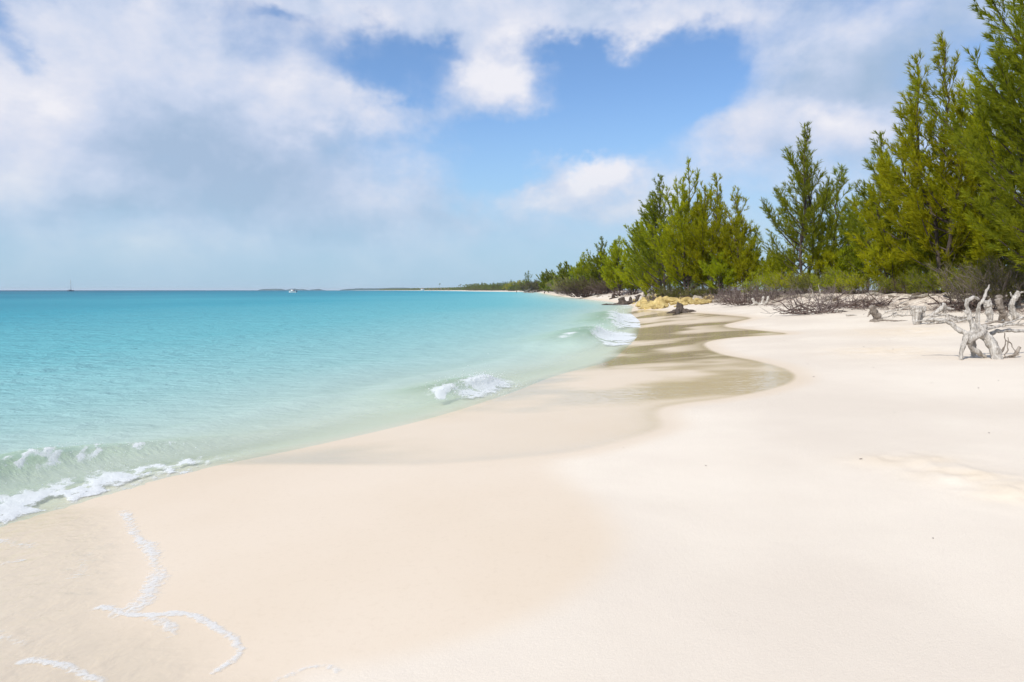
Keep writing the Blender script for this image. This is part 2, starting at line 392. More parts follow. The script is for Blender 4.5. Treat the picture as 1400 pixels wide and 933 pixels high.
def foam_shader(t, normal=None):
    d = t.n.new('ShaderNodeBsdfDiffuse'); d.inputs[0].default_value = (.82, .84, .85, 1)
    tr = t.n.new('ShaderNodeBsdfTranslucent'); tr.inputs[0].default_value = (.8, .84, .86, 1)
    mx = t.n.new('ShaderNodeMixShader'); mx.inputs[0].default_value = .25
    if normal is not None: t.put(d.inputs['Normal'], normal)
    t.l.new(d.outputs[0], mx.inputs[1]); t.l.new(tr.outputs[0], mx.inputs[2]); return mx.outputs[0]
def water_material():
    m, t, out = material('sea_water')
    p = t.pos(); n = t.attr('off'); dep = t.attr('dep'); foam = t.attr('foam'); crest = t.attr('crest')
    x, y, z = t.sep(p)
    # patches of bottom under the water: long streaks along the shore
    pv = t.vec(t.m('MULTIPLY', x, .016), t.m('MULTIPLY', y, .010), 0.0)
    patch = t.m('SUBTRACT', t.noise(pv, 1.0, 5, .6), .5)
    ln = t.m('DIVIDE', t.m('LOGARITHM', t.m('MAXIMUM', n, .2), 10.0), 4.0)            # 0..1 for 1 m..10 km
    ln = t.m('MULTIPLY_ADD', patch, t.ss(n, 4, 60, .03, .30), ln)
    c = t.ramp(ln, [(0.0, (.76, .84, .72)), (.10, (.54, .70, .63)), (.20, (.31, .555, .54)), (.30, (.14, .435, .47)), (.42, (.050, .315, .385)), (.56, (.018, .205, .285)), (.68, (.008, .130, .20)), (.80, (.003, .055, .11)), (1, (.008, .07, .15))])
    c = t.mix(t.m('MULTIPLY', crest, .6), c, (.66, .90, .74))
    # waves: short chop, stretched along the crests
    dist = t.v('LENGTH', p, out=1)
    w1 = t.noise(t.vec(t.m('MULTIPLY', x, .8), t.m('MULTIPLY', y, 1.5), z), 1.7, 5, .58, .3)
    w2 = t.noise(t.vec(t.m('MULTIPLY', x, .8), t.m('MULTIPLY', y, 1.6), z), 9, 4, .6, .3)
    w3 = t.noise(t.vec(t.m('MULTIPLY', x, .35), y, z), .35, 4, .55, .2)
    h = t.m('ADD', t.m('ADD', t.m('MULTIPLY', w1, t.ss(n, .5, 12, .22, 1.0)), t.m('MULTIPLY', w2, t.ss(n, 1, 15, .07, .22))), t.m('MULTIPLY', w3, t.ss(n, 2, 30, .3, 2.6)))
    nb = t.bump(h, 1.0, .22)
    dif = t.n.new('ShaderNodeBsdfDiffuse'); t.put(dif.inputs[0], c)
    nsoft = t.bump(h, .9, .30); t.put(dif.inputs['Normal'], nsoft)
    trl = t.n.new('ShaderNodeBsdfTranslucent'); t.put(trl.inputs[0], c)
    body = t.n.new('ShaderNodeMixShader'); t.put(body.inputs[0], t.m('MULTIPLY', crest, .85)); t.l.new(dif.outputs[0], body.inputs[1]); t.l.new(trl.outputs[0], body.inputs[2])
    tra = t.n.new('ShaderNodeBsdfTransparent'); tra.inputs[0].default_value = (.93, 1, .98, 1)
    m1 = t.n.new('ShaderNodeMixShader')
    al = t.m('SUBTRACT', 1.0, t.m('EXPONENT', t.m('MULTIPLY', t.m('MAXIMUM', dep, 0.0), -4.0)))
    t.put(m1.inputs[0], al); t.l.new(tra.outputs[0], m1.inputs[1]); t.l.new(body.outputs[0], m1.inputs[2])
    gl = t.n.new('ShaderNodeBsdfGlossy'); t.put(gl.inputs['Roughness'], .12); t.put(gl.inputs['Normal'], nb)
    fr = t.n.new('ShaderNodeFresnel'); fr.inputs['IOR'].default_value = 1.33; t.put(fr.inputs['Normal'], nb)
    m2 = t.n.new('ShaderNodeMixShader'); t.put(m2.inputs[0], t.m('MULTIPLY', t.m('MINIMUM', fr.outputs[0], .5), .36)); t.l.new(m1.outputs[0], m2.inputs[1]); t.l.new(gl.outputs[0], m2.inputs[2])
    fn = t.noise(p, 28, 6, .75, .8); fn2 = t.noise(p, 6, 4, .7, 1.0)
    fm = t.ss(t.m('ADD', foam, t.m('MULTIPLY', t.m('SUBTRACT', t.m('MULTIPLY_ADD', fn2, .6, t.m('MULTIPLY', fn, .6)), .6), 1.5)), .34, .72)
    fm = t.m('MULTIPLY', fm, t.ss(foam, .02, .2))
    m3 = t.n.new('ShaderNodeMixShader'); t.put(m3.inputs[0], t.m('MULTIPLY', fm, .93)); t.l.new(m2.outputs[0], m3.inputs[1])
    t.l.new(foam_shader(t, t.bump(fn, .6, .03)), m3.inputs[2])
    t.l.new(m3.outputs[0], out.inputs[0]); return m
M_SAND = sand_material(); M_WATER = water_material()

def build_sheets():
    ph, r = polar(1.2, 20000, .0085, 640, R(50))
    PH, RR = np.meshgrid(ph, r); X = RR*np.sin(PH); Y = RR*np.cos(PH)
    nr, na = X.shape
    x = X.ravel(); y = Y.ravel()
    i = np.arange(nr-1)[:, None]*na; j = np.arange(na)[None]; j2 = (j+1) % na
    Q = np.stack([i+j, i+na+j, i+na+j2, i+j2], -1).reshape(-1, 4)
    z = ground(x, y)
    near = np.hypot(x, y) < 130
    n = inland_n(x, y); t = (x-shoreX(y))/(vegX(y)-shoreX(y)); r_ = np.hypot(x, y)
    film = np.zeros(len(x)); wet = np.zeros(len(x)); ripple = np.zeros(len(x)); scuff = np.zeros(len(x))
    xn, yn = x[near], y[near]
    wob = fbm(xn*1.1, yn*1.1, 3, 90)*.12
    d1 = in_poly(xn, yn, FILM); soft = .03+.004*yn+.09*(1-sstep(yn, 9, 12.5))
    # the sheet is thickest in patches; between them the sand shows only damp
    patch = sstep(fbm(xn*.35+yn*.1, yn*.45, 4, 91)+.5, .36, .60)
    f1 = sstep((d1+wob*.4)/soft, 0, 1.5)*sstep(-(shoreX(yn)-xn), -1, .3)
    thin = 1-sstep(yn, 9.5, 12.0)
    f1 = f1*(1-thin*.08)*(.12+.88*np.maximum(patch, np.exp(-np.abs(d1)/(.1+yn*.02))))
    d2 = in_poly(xn, yn, FILM2); f2 = sstep((d2+wob*.5)/.30, 0, 1.5)*.9
    film[near] = np.maximum(f1, f2); ripple[near] = np.where(f2 > f1, 1., .12+.5*(1-sstep(yn, 12, 20)))
    dd = in_poly(xn, yn, DAMP)
    w = sstep(dd+wob*.8, -.02-.01*yn, .10+.05*yn); w = np.maximum(w, sstep(d1+wob*.3, -.25-.02*yn, .02))
    wet[near] = np.maximum(w, sstep(n[near], .9+0*yn, .3))
    wet = np.maximum(wet, sstep(-n, -1.2, -.3))
    for (cx, cy, rx, ry) in SCUFF: scuff = np.maximum(scuff, np.exp(-((x-cx)/rx)**2-((y-cy)/ry)**2)*np.clip(.8+2.0*fbm(x*3, y*3, 3, 31), 0, 1))
    vx = vegX(y); u = x-vx
    litter = sstep(u + 1.2*fbm(x*.5, y*.5, 3, 33), -2.2, .6)*sstep(y, 2, 12) * (r_ < 600)
    litter = np.clip(litter*(.65+1.2*fbm(x*.25, y*.4, 2, 35)), 0, 1)
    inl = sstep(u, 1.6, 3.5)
    under = sstep(-n, .0, .5)
    g = mk('sand', np.stack([x, y, z], -1), [Q], M_SAND, smooth=True, attrs=dict(wet=wet, film=film*(1-under), ripple=ripple, scuff=scuff, litter=litter, inland=inl, under=under))
    # close the hole round the camera's own feet
    tag(g, 'pale cream coral sand beach', kind='structure')
    me = g.data
    # water sheet on the same lattice
    X2, z2, foam, crest = sea(x, y); off = -n
    keepv = z2 > ground(X2, y) - .05
    keepv &= off > -1.2
    fk = keepv[Q].any(1)
    Qw = Q[fk]; used = np.zeros(len(x), bool); used[Qw.ravel()] = True; idx = np.cumsum(used)-1
    dep = z2 - ground(X2, y)
    w_ = mk('sea', np.stack([X2, y, z2+.003], -1)[used], [idx[Qw]], M_WATER, smooth=True, attrs=dict(off=off[used], dep=dep[used], foam=foam[used], crest=crest[used]))
    tag(w_, 'clear turquoise sea with small shore breakers', kind='structure')
    # the patch of sand under the camera
    a = np.linspace(0, 2*math.pi, 40, endpoint=False); V = [(0, 0, float(ground(0, 0)))]+[(1.2*math.sin(b), 1.2*math.cos(b), float(ground(1.2*math.sin(b), 1.2*math.cos(b)))) for b in a]
    return g
build_sheets()
#PART2
# ------------------------------------------------------------------ materials of the plants, wood and stone
def needle_material(name, young, old, back):
    m, t, out = material(name)
    rnd = t.attr('rnd'); o = t.objc()
    oi = t.n.new('ShaderNodeObjectInfo').outputs['Random']
    nz = t.noise(o, .9, 3, .6)
    f = t.m('MULTIPLY_ADD', nz, .9, t.m('MULTIPLY_ADD', rnd, .6, -.25), clamp=True)
    c = t.mix(f, old, young)
    hs = t.n.new('ShaderNodeHueSaturation'); t.put(hs.inputs['Hue'], t.m('MULTIPLY_ADD', oi, .02, .49)); t.put(hs.inputs['Value'], t.m('MULTIPLY_ADD', oi, .3, .85)); t.put(hs.inputs['Color'], c)
    c = hs.outputs[0]
    d = t.n.new('ShaderNodeBsdfDiffuse'); t.put(d.inputs[0], c)
    tr = t.n.new('ShaderNodeBsdfTranslucent'); t.put(tr.inputs[0], t.mix(.5, c, back))
    mx = t.n.new('ShaderNodeMixShader'); mx.inputs[0].default_value = .45
    t.l.new(d.outputs[0], mx.inputs[1]); t.l.new(tr.outputs[0], mx.inputs[2])
    t.l.new(mx.outputs[0], out.inputs[0]); return m
def rough_material(name, c1, c2, scale=(1, 1, 1), ns=8, bump=.5, bd=.02, c3=None, spec=.2, use_rnd=False):
    m, t, out = material(name)
    o = t.v('MULTIPLY', t.objc(), scale)
    n1 = t.noise(o, ns, 6, .65, .6); n2 = t.noise(o, ns*5, 4, .7)
    f = t.ss(t.m('MULTIPLY_ADD', n2, .4, t.m('MULTIPLY', n1, .8)), .38, .8)
    if use_rnd: f = t.m('MULTIPLY_ADD', t.m('SUBTRACT', t.attr('rnd'), .5), .8, f, clamp=True)
    c = t.mix(f, c1, c2)
    if c3: c = t.mix(t.ss(n2, .60, .72), c, c3)
    b = t.n.new('ShaderNodeBsdfPrincipled'); t.put(b.inputs['Base Color'], c); b.inputs['Roughness'].default_value = .9; b.inputs['Specular IOR Level'].default_value = spec
    t.put(b.inputs['Normal'], t.bump(t.m('ADD', n1, t.m('MULTIPLY', n2, .4)), bump, bd)); t.l.new(b.outputs[0], out.inputs[0]); return m
M_NEED = needle_material('casuarina_needles', (.56, .52, .014), (.16, .22, .016), (.54, .50, .012))
M_NEEDG = needle_material('green_needles', (.38, .38, .020), (.10, .15, .020), (.34, .36, .014))
M_OLIVE = needle_material('scrub_leaves', (.24, .22, .05), (.09, .10, .03), (.10, .10, .02))
M_LIME = needle_material('fresh_leaves', (.50, .50, .014), (.20, .26, .016), (.2, .22, .01))
M_FAR = needle_material('far_leaves', (.22, .25, .035), (.075, .115, .028), (.16, .2, .02))
M_BARK = rough_material('bark', (.045, .033, .026), (.12, .095, .08), (1, 1, .25), 12)
M_TWIG = rough_material('dead_twigs', (.11, .085, .075), (.26, .21, .19), (1, 1, 1), 5, use_rnd=True)
M_TWIGD = rough_material('dark_twigs', (.055, .035, .03), (.17, .12, .10), (1, 1, 1), 5, use_rnd=True)
M_DRIFT = rough_material('bleached_driftwood', (.20, .165, .13), (.74, .69, .62), (1, 1, .22), 15, 1.0, .06, (.16, .13, .10))
M_STUMP = rough_material('weathered_stump', (.11, .085, .065), (.36, .31, .26), (1, 1, .3), 7, .9, .03, (.05, .04, .03))
M_DSTUMP = rough_material('sea_blackened_stump', (.03, .024, .02), (.13, .10, .08), (1, 1, .3), 6, .9, .05)
M_ROCK = rough_material('yellow_limestone', (.40, .28, .085), (.74, .58, .27), (1, 1, 1.6), 2.4, 1.0, .15, (.26, .17, .06))
M_PALE = rough_material('pale_limestone', (.46, .37, .27), (.68, .60, .50), (1, 1, 1.6), 2.4, 1.0, .3, (.25, .17, .10))

def blades(P, Dr, L, wd, rs):
    """thin triangles starting at P, pointing along Dr"""
    n = len(P); Dr = norm(Dr)
    s = norm(np.cross(Dr, norm(rs.normal(size=(n, 3)))))
    V = np.empty((n, 3, 3)); V[:, 0] = P - s*wd[:, None]; V[:, 1] = P + s*wd[:, None]; V[:, 2] = P + Dr*L[:, None]
    return V.reshape(-1, 3), np.arange(3*n).reshape(n, 3)
def along(pts, t):
    """points and tangents on polylines: pts (m,k,3), t (m,q) in 0..1"""
    k = pts.shape[1]; f = np.clip(t, 0, .9999)*(k-1); i = f.astype(int); w = (f-i)[..., None]
    a = np.take_along_axis(pts, i[..., None].repeat(3, -1), 1); b = np.take_along_axis(pts, (i+1)[..., None].repeat(3, -1), 1)
    return a*(1-w)+b*w, norm(b-a)
def grow(start, dirs, L, up, wind, rs, k=6, jit=.08):
    m = len(start); P = np.empty((m, k, 3)); P[:, 0] = start; d = norm(dirs)
    for i in range(1, k):
        d = norm(d + up*np.array([0, 0, 1.])/(k-1) + wind/(k-1) + rs.normal(size=(m, 3))*jit)
        P[:, i] = P[:, i-1] + d*(L/(k-1))[:, None]
    return P

NB = [0]
WIND = np.array([-.30, -.05, 0.])
def casuarina(name, loc, H, Rad, seed, label, lean=(0, 0), bare=.06, dens=1.0, width=1.0, mat=None, group=None, tops=1, twig=.115, peak=.22, wind=1.0, prim=5.4, sub=4.0, splay=1.0, q=9, cat='tree'):
    rs = np.random.default_rng(seed); root = empty(name, loc); tag(root, label, cat, group)
    wood = Acc(); axes = []; wv = WIND*wind
    stems = []
    for s in range(tops):
        h = H*(1 if s == 0 else rs.uniform(.66, .95)); a = rs.uniform(0, 6.28)
        off = 0 if s == 0 else Rad*rs.uniform(.25, .55)
        t = np.linspace(0, 1, 14)
        ex = lean[0]*H + (0 if s == 0 else math.cos(a)*off); ey = lean[1]*H + (0 if s == 0 else math.sin(a)*off)
        wx = np.cumsum(rs.normal(size=14))*.012*h; wx -= t*wx[-1]; wy = np.cumsum(rs.normal(size=14))*.012*h; wy -= t*wy[-1]
        P = np.stack([ex*t**1.2+wx, ey*t**1.2+wy, h*t], -1); stems.append((P, h))
        tube(wood, P, (.013*H/ math.sqrt(tops))*(1-t)**.75+.012, 7)
    for P, h in stems:
        n1 = int(h*prim*dens/ (1 if tops == 1 else math.sqrt(tops)*.9))
        tt = bare + (.985-bare)*(np.arange(n1)+rs.uniform(0, 1, n1))/n1
        st, tg = along(P[None].repeat(1, 0), tt[None]); st = st[0]; tg = tg[0]
        ga = np.arange(n1)*2.39996 + rs.normal(size=n1)*.4
        env = np.where(tt < peak, .72+.28*(tt/peak), ((1-tt)/(1-peak))**1.05)
        L = 1.58*Rad/math.sqrt(tops)**.5*(env*rs.uniform(.35, 1.0, n1)*np.where(rs.uniform(size=n1) < .22, 1.45, 1.)) + .35
        ele = (.30+.62*tt)*rs.uniform(.7, 1.3, n1)
        d = np.stack([np.cos(ga)*np.cos(ele)*splay, np.sin(ga)*np.cos(ele)*splay, np.sin(ele)], -1)
        A = grow(st, d, L, .80, wv, rs, 7, .06); axes.append((A, L))
        for a_, l_ in zip(A, L): tube(wood, a_, np.linspace(.010+.011*l_, .006, 7)*min(1.2, width), 4, False)
    twP, twD, twL = [], [], []
    # leader plumes
    for P, h in stems:
        m = int(h*.28/twig*2.2*dens); t = 1-.30*rs.uniform(0, 1, m)**1.0; p, g = along(P[None], t[None]); p = p[0]; g = g[0]
        r = norm(rs.normal(size=(m, 3))); twP.append(p); twD.append(norm(g*.9+r*.55+wv*.3)); twL.append((.10+.9*(1-t))*rs.uniform(.7, 1.2, m))
    for A, L in axes:
        n2 = np.maximum(2, (L*sub*dens).astype(int)); k = np.repeat(np.arange(len(A)), n2)
        t = rs.uniform(.18, .97, len(k)); p, g = along(A[k], t[:, None]); p = p[:, 0]; g = g[:, 0]
        r = norm(rs.normal(size=(len(k), 3))); r = r - g*(r*g).sum(-1, keepdims=True)
        d = norm(g*.95 + norm(r)*.60 + np.array([0, 0, .16])); l2 = (.36*L[k]*(1-t)**.8+.22)*rs.uniform(.6, 1.25, len(k))
        B = grow(p, d, l2, .5, wv, rs, 5)
        for XA, XL, lo in ((A, L, .42), (B, l2, .08)):
            nt = np.maximum(2, (XL/twig).astype(int)); kk = np.repeat(np.arange(len(XA)), nt)
            t = rs.uniform(lo, 1, len(kk)); p, g = along(XA[kk], t[:, None]); p = p[:, 0]; g = g[:, 0]
            r = norm(rs.normal(size=(len(kk), 3)))
            twP.append(p); twD.append(norm(g*1.0+r*.5+wv*.35)); twL.append(rs.uniform(.16, .36, len(kk))*(1.15-.75*t))
    p = np.concatenate(twP); d = np.concatenate(twD); l = np.concatenate(twL)
    k = np.repeat(np.arange(len(p)), q); t = rs.uniform(0, 1, len(k))
    bp = p[k]+d[k]*(l[k]*t)[:, None]; bd = norm(d[k]+rs.normal(size=(len(k), 3))*.26+np.array([0, 0, -.04])+wv*.4)
    bl = rs.uniform(.14, .32, len(k))*(.7+.3*width); bw = np.full(len(k), .0125*width); NB[0] += len(k)
    ok = bp[:, 2] > .02
    V, F = blades(bp[ok], bd[ok], bl[ok], bw[ok], rs)
    rr = (rs.uniform(0, 1, len(p))[k]*.5 + rs.uniform(0, 1, len(k))*.5)[ok]
    cr = Acc(); cr.add(V, F, np.repeat(rr, 3)); cr.build('crown', mat or M_NEED, root)
    wood.build('trunk', M_BARK, root, True)
    return root

def copy_tree(o, loc, rz=0, s=1.0, parent=None):
    c = o.copy(); col.objects.link(c)
    if parent is not None: c.parent = parent
    for ch in [x for x in o.children]: copy_tree_child(ch, c)
    c.location = loc; c.rotation_euler = (0, 0, rz); c.scale = (s, s, s); return c
def copy_tree_child(ch, parent):
    d = ch.copy(); col.objects.link(d); d.parent = parent
    for g in ch.children: copy_tree_child(g, d)

def shrub(name, loc, Rx, Ry, H, seed, label, leaf=None, leafn=0, stems=30, mtwig=None, tw=.007, group=None, wind=.6, leafw=.012, leaf_lo=.3, cat='bush', fwd=None, parts=True, lsize=.12):
    """many-stemmed bush: branching twigs, with or without leaves"""
    rs = np.random.default_rng(seed); root = empty(name, loc); tag(root, label, cat, group); wood = Acc(); lp = []; ld = []
    n = stems; a = rs.uniform(0, 6.283, n); rr = rs.uniform(0, .55, n)**.7
    st = np.stack([np.cos(a)*rr*Rx, np.sin(a)*rr*Ry, np.zeros(n)-.03], -1)
    d = np.stack([np.cos(a)*rr*Rx*1.3/H, np.sin(a)*rr*Ry*1.3/H, np.full(n, 1.)], -1)+rs.normal(size=(n, 3))*.25
    L = H*rs.uniform(.55, 1.05, n)*1.05
    A = grow(st, d, L, .1, WIND*wind, rs, 6, .16)
    lv = [(A, L)]
    for i, (f, c) in enumerate(((.55, 5), (.5, 4))):
        XA, XL = lv[-1]; k = np.repeat(np.arange(len(XA)), c); t = rs.uniform(.2, .95, len(k)); p, g = along(XA[k], t[:, None]); p = p[:, 0]; g = g[:, 0]
        dd = norm(g+norm(rs.normal(size=(len(k), 3)))*.75+np.array([0, 0, .12])); l2 = XL[k]*f*rs.uniform(.5, 1.1, len(k))*(1.15-.5*t)
        lv.append((grow(p, dd, l2, .15, WIND*wind, rs, 4, .18), l2))
    for i, (XA, XL) in enumerate(lv):
        w = tw*(2.2, 1.2, .8)[i]
        for a_ in XA: tube(wood, a_, np.linspace(w*1.3, w*.5, len(a_)), 3, False, rs.uniform())
    if leaf and leafn:
        XA, XL = lv[-1]; k = rs.integers(0, len(XA), leafn); t = rs.uniform(.0, 1, leafn); p, g = along(XA[k], t[:, None]); p = p[:, 0]+rs.normal(size=(leafn, 3))*.05*H**.5; g = g[:, 0]
        ok = (p[:, 2] > H*leaf_lo*rs.uniform(.3, 1.3, leafn)); p = p[ok]; g = g[ok]; m = len(p)
        V, F = blades(p, norm(g*.5+norm(rs.normal(size=(m, 3)))+np.array([0, 0, .4])), rs.uniform(.6, 1.5, m)*lsize, np.full(m, leafw), rs)
        c = Acc(); c.add(V, F, np.repeat(rs.uniform(0, 1, m), 3)); c.build('foliage', leaf, root)
    wood.build('branches', mtwig or M_TWIG, root)
    return root

def gz(x, y): return float(ground(x, y))
def spot(px, Y):
    """a point on the ground at distance Y whose bearing is that of photograph column px"""
    x = (px-700)/933*Y*(1.0); return (x, Y, gz(x, Y)-.03)

# ------------------------------------------------------------------ the near casuarinas
def T(px, Y, H, Rad, seed, label, **kw): return casuarina('casuarina_tree', spot(px, Y), H, Rad, seed, label, **kw)
T(1392, 31, 10.8, 3.6, 11, 'big yellow green casuarina with forked dark trunk behind the driftwood at the right', lean=(-.11, 0), tops=4, dens=1.0, peak=.45, prim=6.6, sub=5, wind=1.1)
T(1290, 33, 12.0, 2.9, 12, 'tall casuarina with a steep pointed top leaning seaward, left of the forked dark trunk', lean=(-.06, 0), tops=3, peak=.4, prim=6.2, sub=5, wind=1.2)
T(1452, 25, 13.4, 4.9, 13, 'dark casuarina reaching in at the upper right corner with long wind swept boughs', lean=(-.04, 0), tops=3, mat=M_NEEDG, peak=.5, wind=1.3)
T(1246, 38, 8.9, 3.6, 14, 'broad green casuarina with several tips leaning left between two taller neighbours', lean=(-.07, 0), tops=3, peak=.3, wind=1.3, prim=5.8)
T(1208, 41, 9.4, 2.6, 15, 'slim feathery casuarina leaning left over the litter bank', lean=(-.06, 0), tops=2, mat=M_NEEDG, peak=.25, wind=1.4)
T(1100, 47, 11.2, 3.5, 16, 'dark open casuarina with narrow spires and sky showing through', lean=(-.02, 0), tops=2, mat=M_NEEDG, peak=.22, prim=5.2, sub=4.6, wind=.4)
T(1145, 49, 8.8, 2.5, 17, 'shorter dark casuarina with a thin bare lower trunk beside the open spired one', lean=(.0, 0), tops=2, mat=M_NEEDG, peak=.35, bare=.14, prim=5.5, wind=.2)
T(940, 62, 12.4, 4.2, 18, 'tallest spire of the yellow green casuarina clump behind the yellow rocks', lean=(-.01, 0), tops=6, peak=.22, wind=.6, prim=5.4, q=8, width=1.35)
T(906, 74, 13.0, 4.0, 19, 'dark green casuarina with layered boughs at the left of the clump behind the rocks', lean=(-.02, 0), tops=2, mat=M_NEEDG, peak=.3, wind=1.2, prim=5.4, q=8, width=1.35)
T(972, 60, 10.6, 3.8, 20, 'full casuarina with straight tips in the right half of the clump behind the rocks', lean=(.01, 0), tops=5, peak=.25, wind=.3, q=8, width=1.35)
T(1004, 58, 8.4, 2.8, 21, 'mid sized casuarina stepping down from the clump behind the rocks', tops=2, peak=.25, wind=.2, q=8, width=1.35)
T(1032, 57, 5.2, 1.2, 22, 'small narrow spire casuarina at the right end of the clump behind the rocks', tops=2, mat=M_NEEDG, peak=.2, wind=.2, q=8, width=1.35)
T(882, 92, 11.0, 4.2, 23, 'low spreading casuarina on the seaward edge of the clump behind the rocks', tops=2, peak=.3, wind=1.2, q=8, width=1.35)
T(847, 125, 10.6, 4.2, 24, 'upright young casuarina with a bright green base behind the rounded scrub', tops=4, peak=.25, q=6, width=2.0, sub=4, wind=.4)
T(822, 150, 12.4, 4.6, 25, 'dusky casuarina with thin plumes just above the rounded scrub', tops=4, mat=M_NEEDG, q=6, width=2.0, sub=4, wind=1.)
T(797, 188, 11.0, 5.0, 26, 'casuarina with twin short tips to the left of the dusky plumed one', tops=4, q=6, width=2.2, sub=4, wind=.5)
T(774, 232, 10.6, 5.5, 27, 'green casuarina with one blunt spire near the end of the near tree line', tops=4, mat=M_NEEDG, q=6, width=2.6, sub=4.6, wind=.8)
T(750, 365, 12.5, 7.0, 28, 'leftmost casuarina of the near tree line, leaning out towards the sea', lean=(-.08, 0), tops=4, mat=M_NEEDG, q=5, width=2.8, sub=3.4, wind=1.5)
# saplings filling the foot of the belt
SAP = [(1060, 55, 3.2, 1.9, M_LIME, 'bright low casuarina sapling left of the open spired tree'), (1078, 50, 2.9, 1.8, M_NEED, 'bushy casuarina sapling at the foot of the open spired tree'),
       (1128, 45, 2.7, 1.9, M_NEED, 'rounded yellow sapling in the gap right of the open spired tree'), (1165, 44, 3.0, 1.8, M_LIME, 'yellow green sapling under the slim feathery casuarina'),
       (1215, 37, 3.0, 2.0, M_NEED, 'low bright sapling on the bank below the broad casuarina'), (1265, 35, 3.3, 2.0, M_NEEDG, 'dark green sapling in the shade beside the grey brush'),
       (1318, 33, 3.6, 2.2, M_NEEDG, 'dense green sapling behind the upright driftwood spike'), (1378, 30, 3.2, 2.2, M_NEED, 'golden sapling below the forked dark trunk'),
       (985, 57, 3.6, 2.2, M_LIME, 'lime green sapling at the right foot of the tree clump'), (936, 66, 2.6, 2.2, M_LIME, 'lime green sapling over the leaning dead stems'),
       (893, 82, 4.2, 2.6, M_NEED, 'olive sapling at the left foot of the tree clump'), (1020, 56, 3.3, 2.0, M_NEED, 'sapling under the small narrow spire'),
       (866, 118, 5.6, 3.6, M_NEEDG, 'dark sapling between the rounded scrub and the rocks')]
for i, (px, Y, H, r_, mt, lb) in enumerate(SAP):
    casuarina('casuarina_sapling', spot(px, Y), H*.92, r_*.68, 60+i, lb, tops=3, mat=mt, peak=.3, prim=9, sub=5, wind=.4, q=8, width=1.35, group='saplings under the tree belt', cat='young tree')

# second rank closing the belt
protoB = casuarina('casuarina_tree', spot(1185, 58), 8.0, 2.8, 90, 'casuarina of the hidden second rank behind the front trees', tops=2, mat=M_NEEDG, q=6, width=2.0, wind=.5, prim=5.5, sub=4, group='second rank of casuarinas')
for i, (px, Y, s) in enumerate([(1270, 52, .95), (1340, 48, 1.0), (1420, 44, 1.0), (1050, 72, .55), (1005, 84, .75), (960, 88, .8), (915, 95, .75), (880, 108, .75), (862, 118, .7), (840, 130, .75), (1230, 66, .8), (1500, 40, 1.1), (1600, 36, 1.1), (1660, 29, 1.2), (1820, 22, 1.1), (1760, 31, 1.2), (2000, 18, 1.1)]):
    c = copy_tree(protoB, spot(px, Y), i*1.3, s)

# ------------------------------------------------------------------ scrub
shrub('scrub_bush', spot(803, 155), 5.6, 3.6, 4.3, 201, 'large rounded grey brown scrub bush with olive top, on the sand by the water', M_OLIVE, 9000, 130, M_TWIGD, .024, leafw=.045, leaf_lo=.5, lsize=.28)
shrub('scrub_bush', spot(831, 146), 4.2, 3, 3.5, 202, 'brown twiggy scrub bush joined to the right side of the big rounded one', M_OLIVE, 3000, 80, M_TWIGD, .018, leafw=.028, leaf_lo=.5, lsize=.2)
shrub('scrub_bush', spot(777, 215), 6.5, 4.0, 5.4, 203, 'yellow green scrub bush to the left behind the big rounded one', M_NEED, 7000, 80, M_TWIG, .022, leafw=.035, leaf_lo=.3, lsize=.25)
shrub('scrub_bush', spot(733, 620), 16, 8.0, 9.0, 204, 'grey green scrub bush beyond the dead snag on the far beach', M_OLIVE, 5000, 90, M_TWIG, .07, leafw=.22, leaf_lo=.2, lsize=1.1)
shrub('scrub_bush', spot(712, 850), 20, 9.0, 11.0, 205, 'bright green scrub bush at the start of the far shore', M_NEED, 4500, 90, M_TWIG, .07, leafw=.30, leaf_lo=.1, lsize=1.4)
GREY = [(893, 69, 1.0, .9, 1.15, 'small pale grey brush tuft above the yellow rocks'), (856, 118, 3.0, 1.8, 1.8, 'low grey brush left of the tree clump'), (1005, 50, 2.0, 1.4, 1.5, 'wide grey brown brush at the left end of the bank'),
        (1030, 47, 1.7, 1.3, 1.7, 'dark tangled brush above the cut pale stump'), (985, 54, 1.6, 1.1, .9, 'low dark brush where the rocks end'), (1060, 46, 1.6, 1.2, .9, 'grey brush strip behind the bank under the open spired tree'),
        (1152, 41, 1.7, 1.1, .95, 'grey brush behind the bank right of the big brush pile'), (1245, 34.5, 1.5, 1.0, 1.15, 'purplish grey brush in front of the broad casuarina'), (1215, 36, 1.3, 1.0, .8, 'low grey brush left of the purplish one'),
        (1095, 44, 1.6, 1.1, .7, 'thin grey brush below the open spired tree'), (945, 61, 1.7, 1.0, .8, 'grey brush tucked behind the pale rocks'), (1380, 28.5, 1.3, 1.0, 1.2, 'brown brush behind the row of pale stumps')]
for i, (px, Y, rx, ry, H, lb) in enumerate(GREY):
    shrub('dead_brush', spot(px, Y), rx, ry, H*.78, 230+i, lb, None, 0, 38, (M_TWIG, M_TWIGD)[i % 3 == 1], .007*Y/45, group='grey brush along the tree belt')
LOWG = [(1048, 49, 1.6, 1.3, M_LIME), (1085, 46.5, 1.5, 1.2, M_NEED), (1120, 44, 1.5, 1.1, M_OLIVE), (1140, 42.5, 1.3, 1.2, M_LIME), (1180, 40, 1.4, 1.1, M_NEED), (1290, 33, 1.3, 1.1, M_NEEDG), (1330, 31.5, 1.2, 1.2, M_NEED), (1362, 29.5, 1.0, 1.2, M_OLIVE), (1400, 29, 1.3, 1.3, M_OLIVE), (965, 60, 1.8, 1.1, M_OLIVE), (915, 64, 1.8, 1.3, M_OLIVE), (1235, 35.5, 1.2, .9, M_NEEDG), (1275, 34, 1.2, .9, M_NEEDG)]
